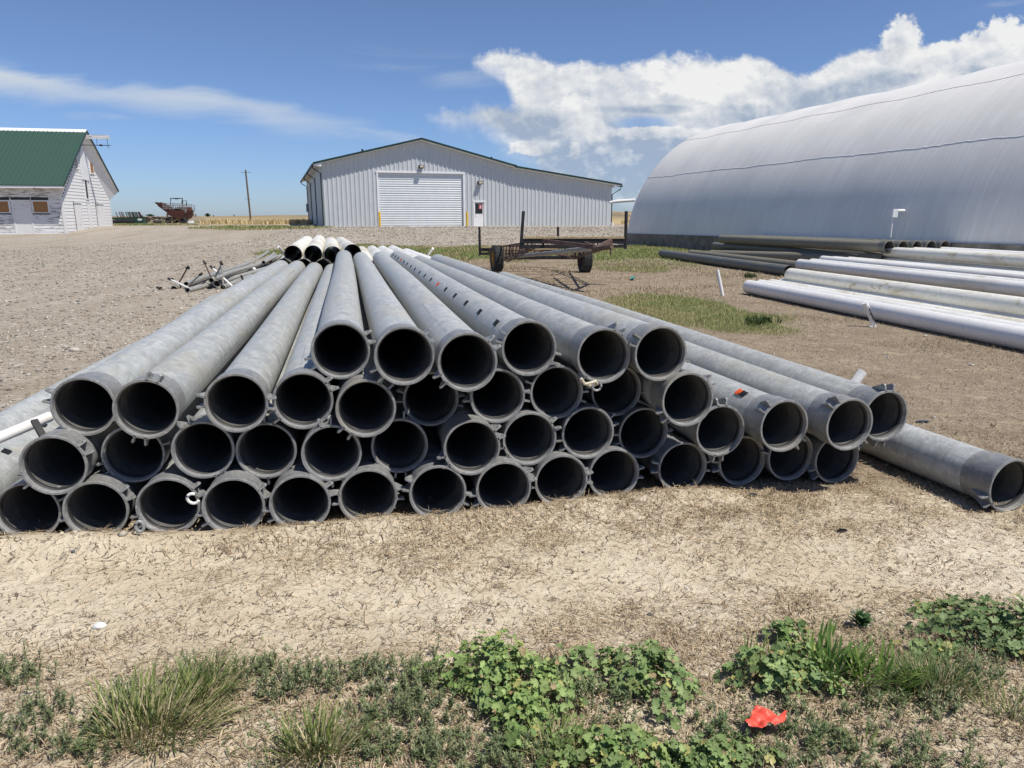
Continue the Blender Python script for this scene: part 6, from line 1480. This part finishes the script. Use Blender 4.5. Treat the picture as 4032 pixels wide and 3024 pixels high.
# thin ground cover of small green leaves through the weed band (stuff)
def cov(x, y): return (1 - sst(2.2, 2.5, y - .12 * np.maximum(x, 0))) * np.clip(3.5 * (fbm(x * 2.4 + 20, y * 2.4 + 5, 4) - .44), 0, 1)
x, y = scatter(60000, -3, 3.2, 1.3, 2.9, cov); m_ = len(x)
cv = blades(np.stack([x, y, GH(x, y)], 1), rng.uniform(0, 6.28, m_), rng.uniform(.012, .04, m_), rng.uniform(.003, .007, m_), rng.uniform(.2, 1.3, m_), cmix(m_, (.10, .15, .06), (.24, .28, .13), .25), 2, .6)
put('ground_cover', raw_mesh('ground_cover', *cv), M['leaf'], kind='stuff')
# weeds against the right pipe heap and dark sprigs
for x, y, s, lab in ((1795, 632, .5, 'dark green weed growing at the tip of the white pipes'), (1640, 700, .35, 'dense dark weed in the grass patch beside the white pipes'), (1620, 600, .25, 'small weed under the dark pipes')):
    plant('broadleaf_weed', x, y, lab, 'weed', 'weeds near the right hand pipes', kochia(s * .6, s * .5, .16, int(260 * s), ((.04, .08, .02), (.10, .15, .04)), .05))

# --- scraps
def sheet(name, pts, mat, lab, cat, z=.02, N=26, amp=.012):
    P_ = np.array([dp(*p) for p in pts]); c_ = P_.mean(0); poly = P_ - c_
    def inside(x, y):
        r = False; j = len(poly) - 1
        for i in range(len(poly)):
            if (poly[i][1] > y) != (poly[j][1] > y) and x < (poly[j][0] - poly[i][0]) * (y - poly[i][1]) / (poly[j][1] - poly[i][1]) + poly[i][0]: r = not r
            j = i
        return r
    lo, hi = poly.min(0), poly.max(0); gx = np.linspace(lo[0], hi[0], N); gy = np.linspace(lo[1], hi[1], N); V = []; idx = {}; fs = []
    for i, x in enumerate(gx):
        for j, y in enumerate(gy):
            w = float(fbm(np.array([x * 22 + 3]), np.array([y * 26 + 9]), 3)[0]) - .45; rd = abs(math.sin(x * 60 + y * 35 + 3 * w)) + .7 * abs(math.sin(y * 80 - x * 45))
            idx[i, j] = len(V); V.append((x + w * .01, y + w * .01, z + w * amp * 2.5 + rd * amp + gz(c_[0], c_[1])))
    for i in range(N - 1):
        for j in range(N - 1):
            if inside((gx[i] + gx[i + 1]) / 2, (gy[j] + gy[j + 1]) / 2): fs += [(idx[i, j], idx[i + 1, j], idx[i + 1, j + 1]), (idx[i, j], idx[i + 1, j + 1], idx[i, j + 1])]
    us = sorted({q for f_ in fs for q in f_}); mp = {q: k for k, q in enumerate(us)}
    o = put(name, MB().add([V[q] for q in us], [tuple(mp[q] for q in f_) for f_ in fs]), mat, loc=(c_[0], c_[1], 0), label=lab, cat=cat); s_ = o.modifiers.new('thick', 'SOLIDIFY'); s_.thickness = .001
    return o
sheet('plastic_scrap', [(x_, y_ + 20) for x_, y_ in [(1605, 1577), (1618, 1566), (1626, 1547), (1640, 1549), (1662, 1554), (1682, 1558), (1696, 1552), (1694, 1568), (1686, 1578), (1672, 1582), (1660, 1578), (1650, 1590), (1624, 1590), (1612, 1583)]], M['orange_scrap'], 'crumpled orange red plastic sheet lying among the weeds at the bottom', 'plastic scrap', .045, N=40, amp=.009)
sheet('plastic_scrap', [(1361, 604), (1366, 602), (1371, 603), (1370, 606), (1363, 606)], M['teal'], 'small teal plastic scrap on the brown soil near the trailer', 'plastic scrap', .03, amp=.02)
for nm, x, y, w, lab, mt in (('black_scrap', 1818, 1152, .045, 'small black plastic piece on the soil right of the stack shadow', 'black'), ('black_scrap', 1625, 1081 - 4, .05, 'dark flat stone like scrap in the stack shadow', 'dark_pipe'), ('black_scrap', 2013 - 280 + 260, 914, .09, 'blue grey plastic strip on the ground beyond the single pipe', 'blue_tube')):
    px_, py_ = dp(x, y); z = gz(px_, py_); mb = MB().beam((-w / 2, 0, .004), (w / 2, .008, .010), w * .3, .007).beam((-w * .3, .006, .012), (w * .4, 0, .016), w * .15, .006)
    o = put(nm, mb, M[mt], loc=(px_, py_, z + .003), label=lab, cat='scrap'); o.rotation_euler = (0, 0, -.3)
for k, (x, y, w) in enumerate([(1985, 752 - 52, .05), (1830, 655, .05), (1880, 706, .07), (2000, 727, .05), (1925, 694, .06), (2095, 790, .06), (1915, 683 + 90, .04)]):
    px_, py_ = dp(x, y); mb = MB().beam((-w / 2, 0, .005), (w / 2, .01, .012), w * .5, .006).beam((-w * .3, .01, .012), (w * .3, -.01, .018), w * .3, .005)
    o = put('white_chip', mb, M['white_clean'], loc=(px_, py_, gz(px_, py_)), label='white plastic chip lying on the brown soil in front of the white pipes', cat='chip', group='white chips on the soil'); o.rotation_euler = (0, 0, k)
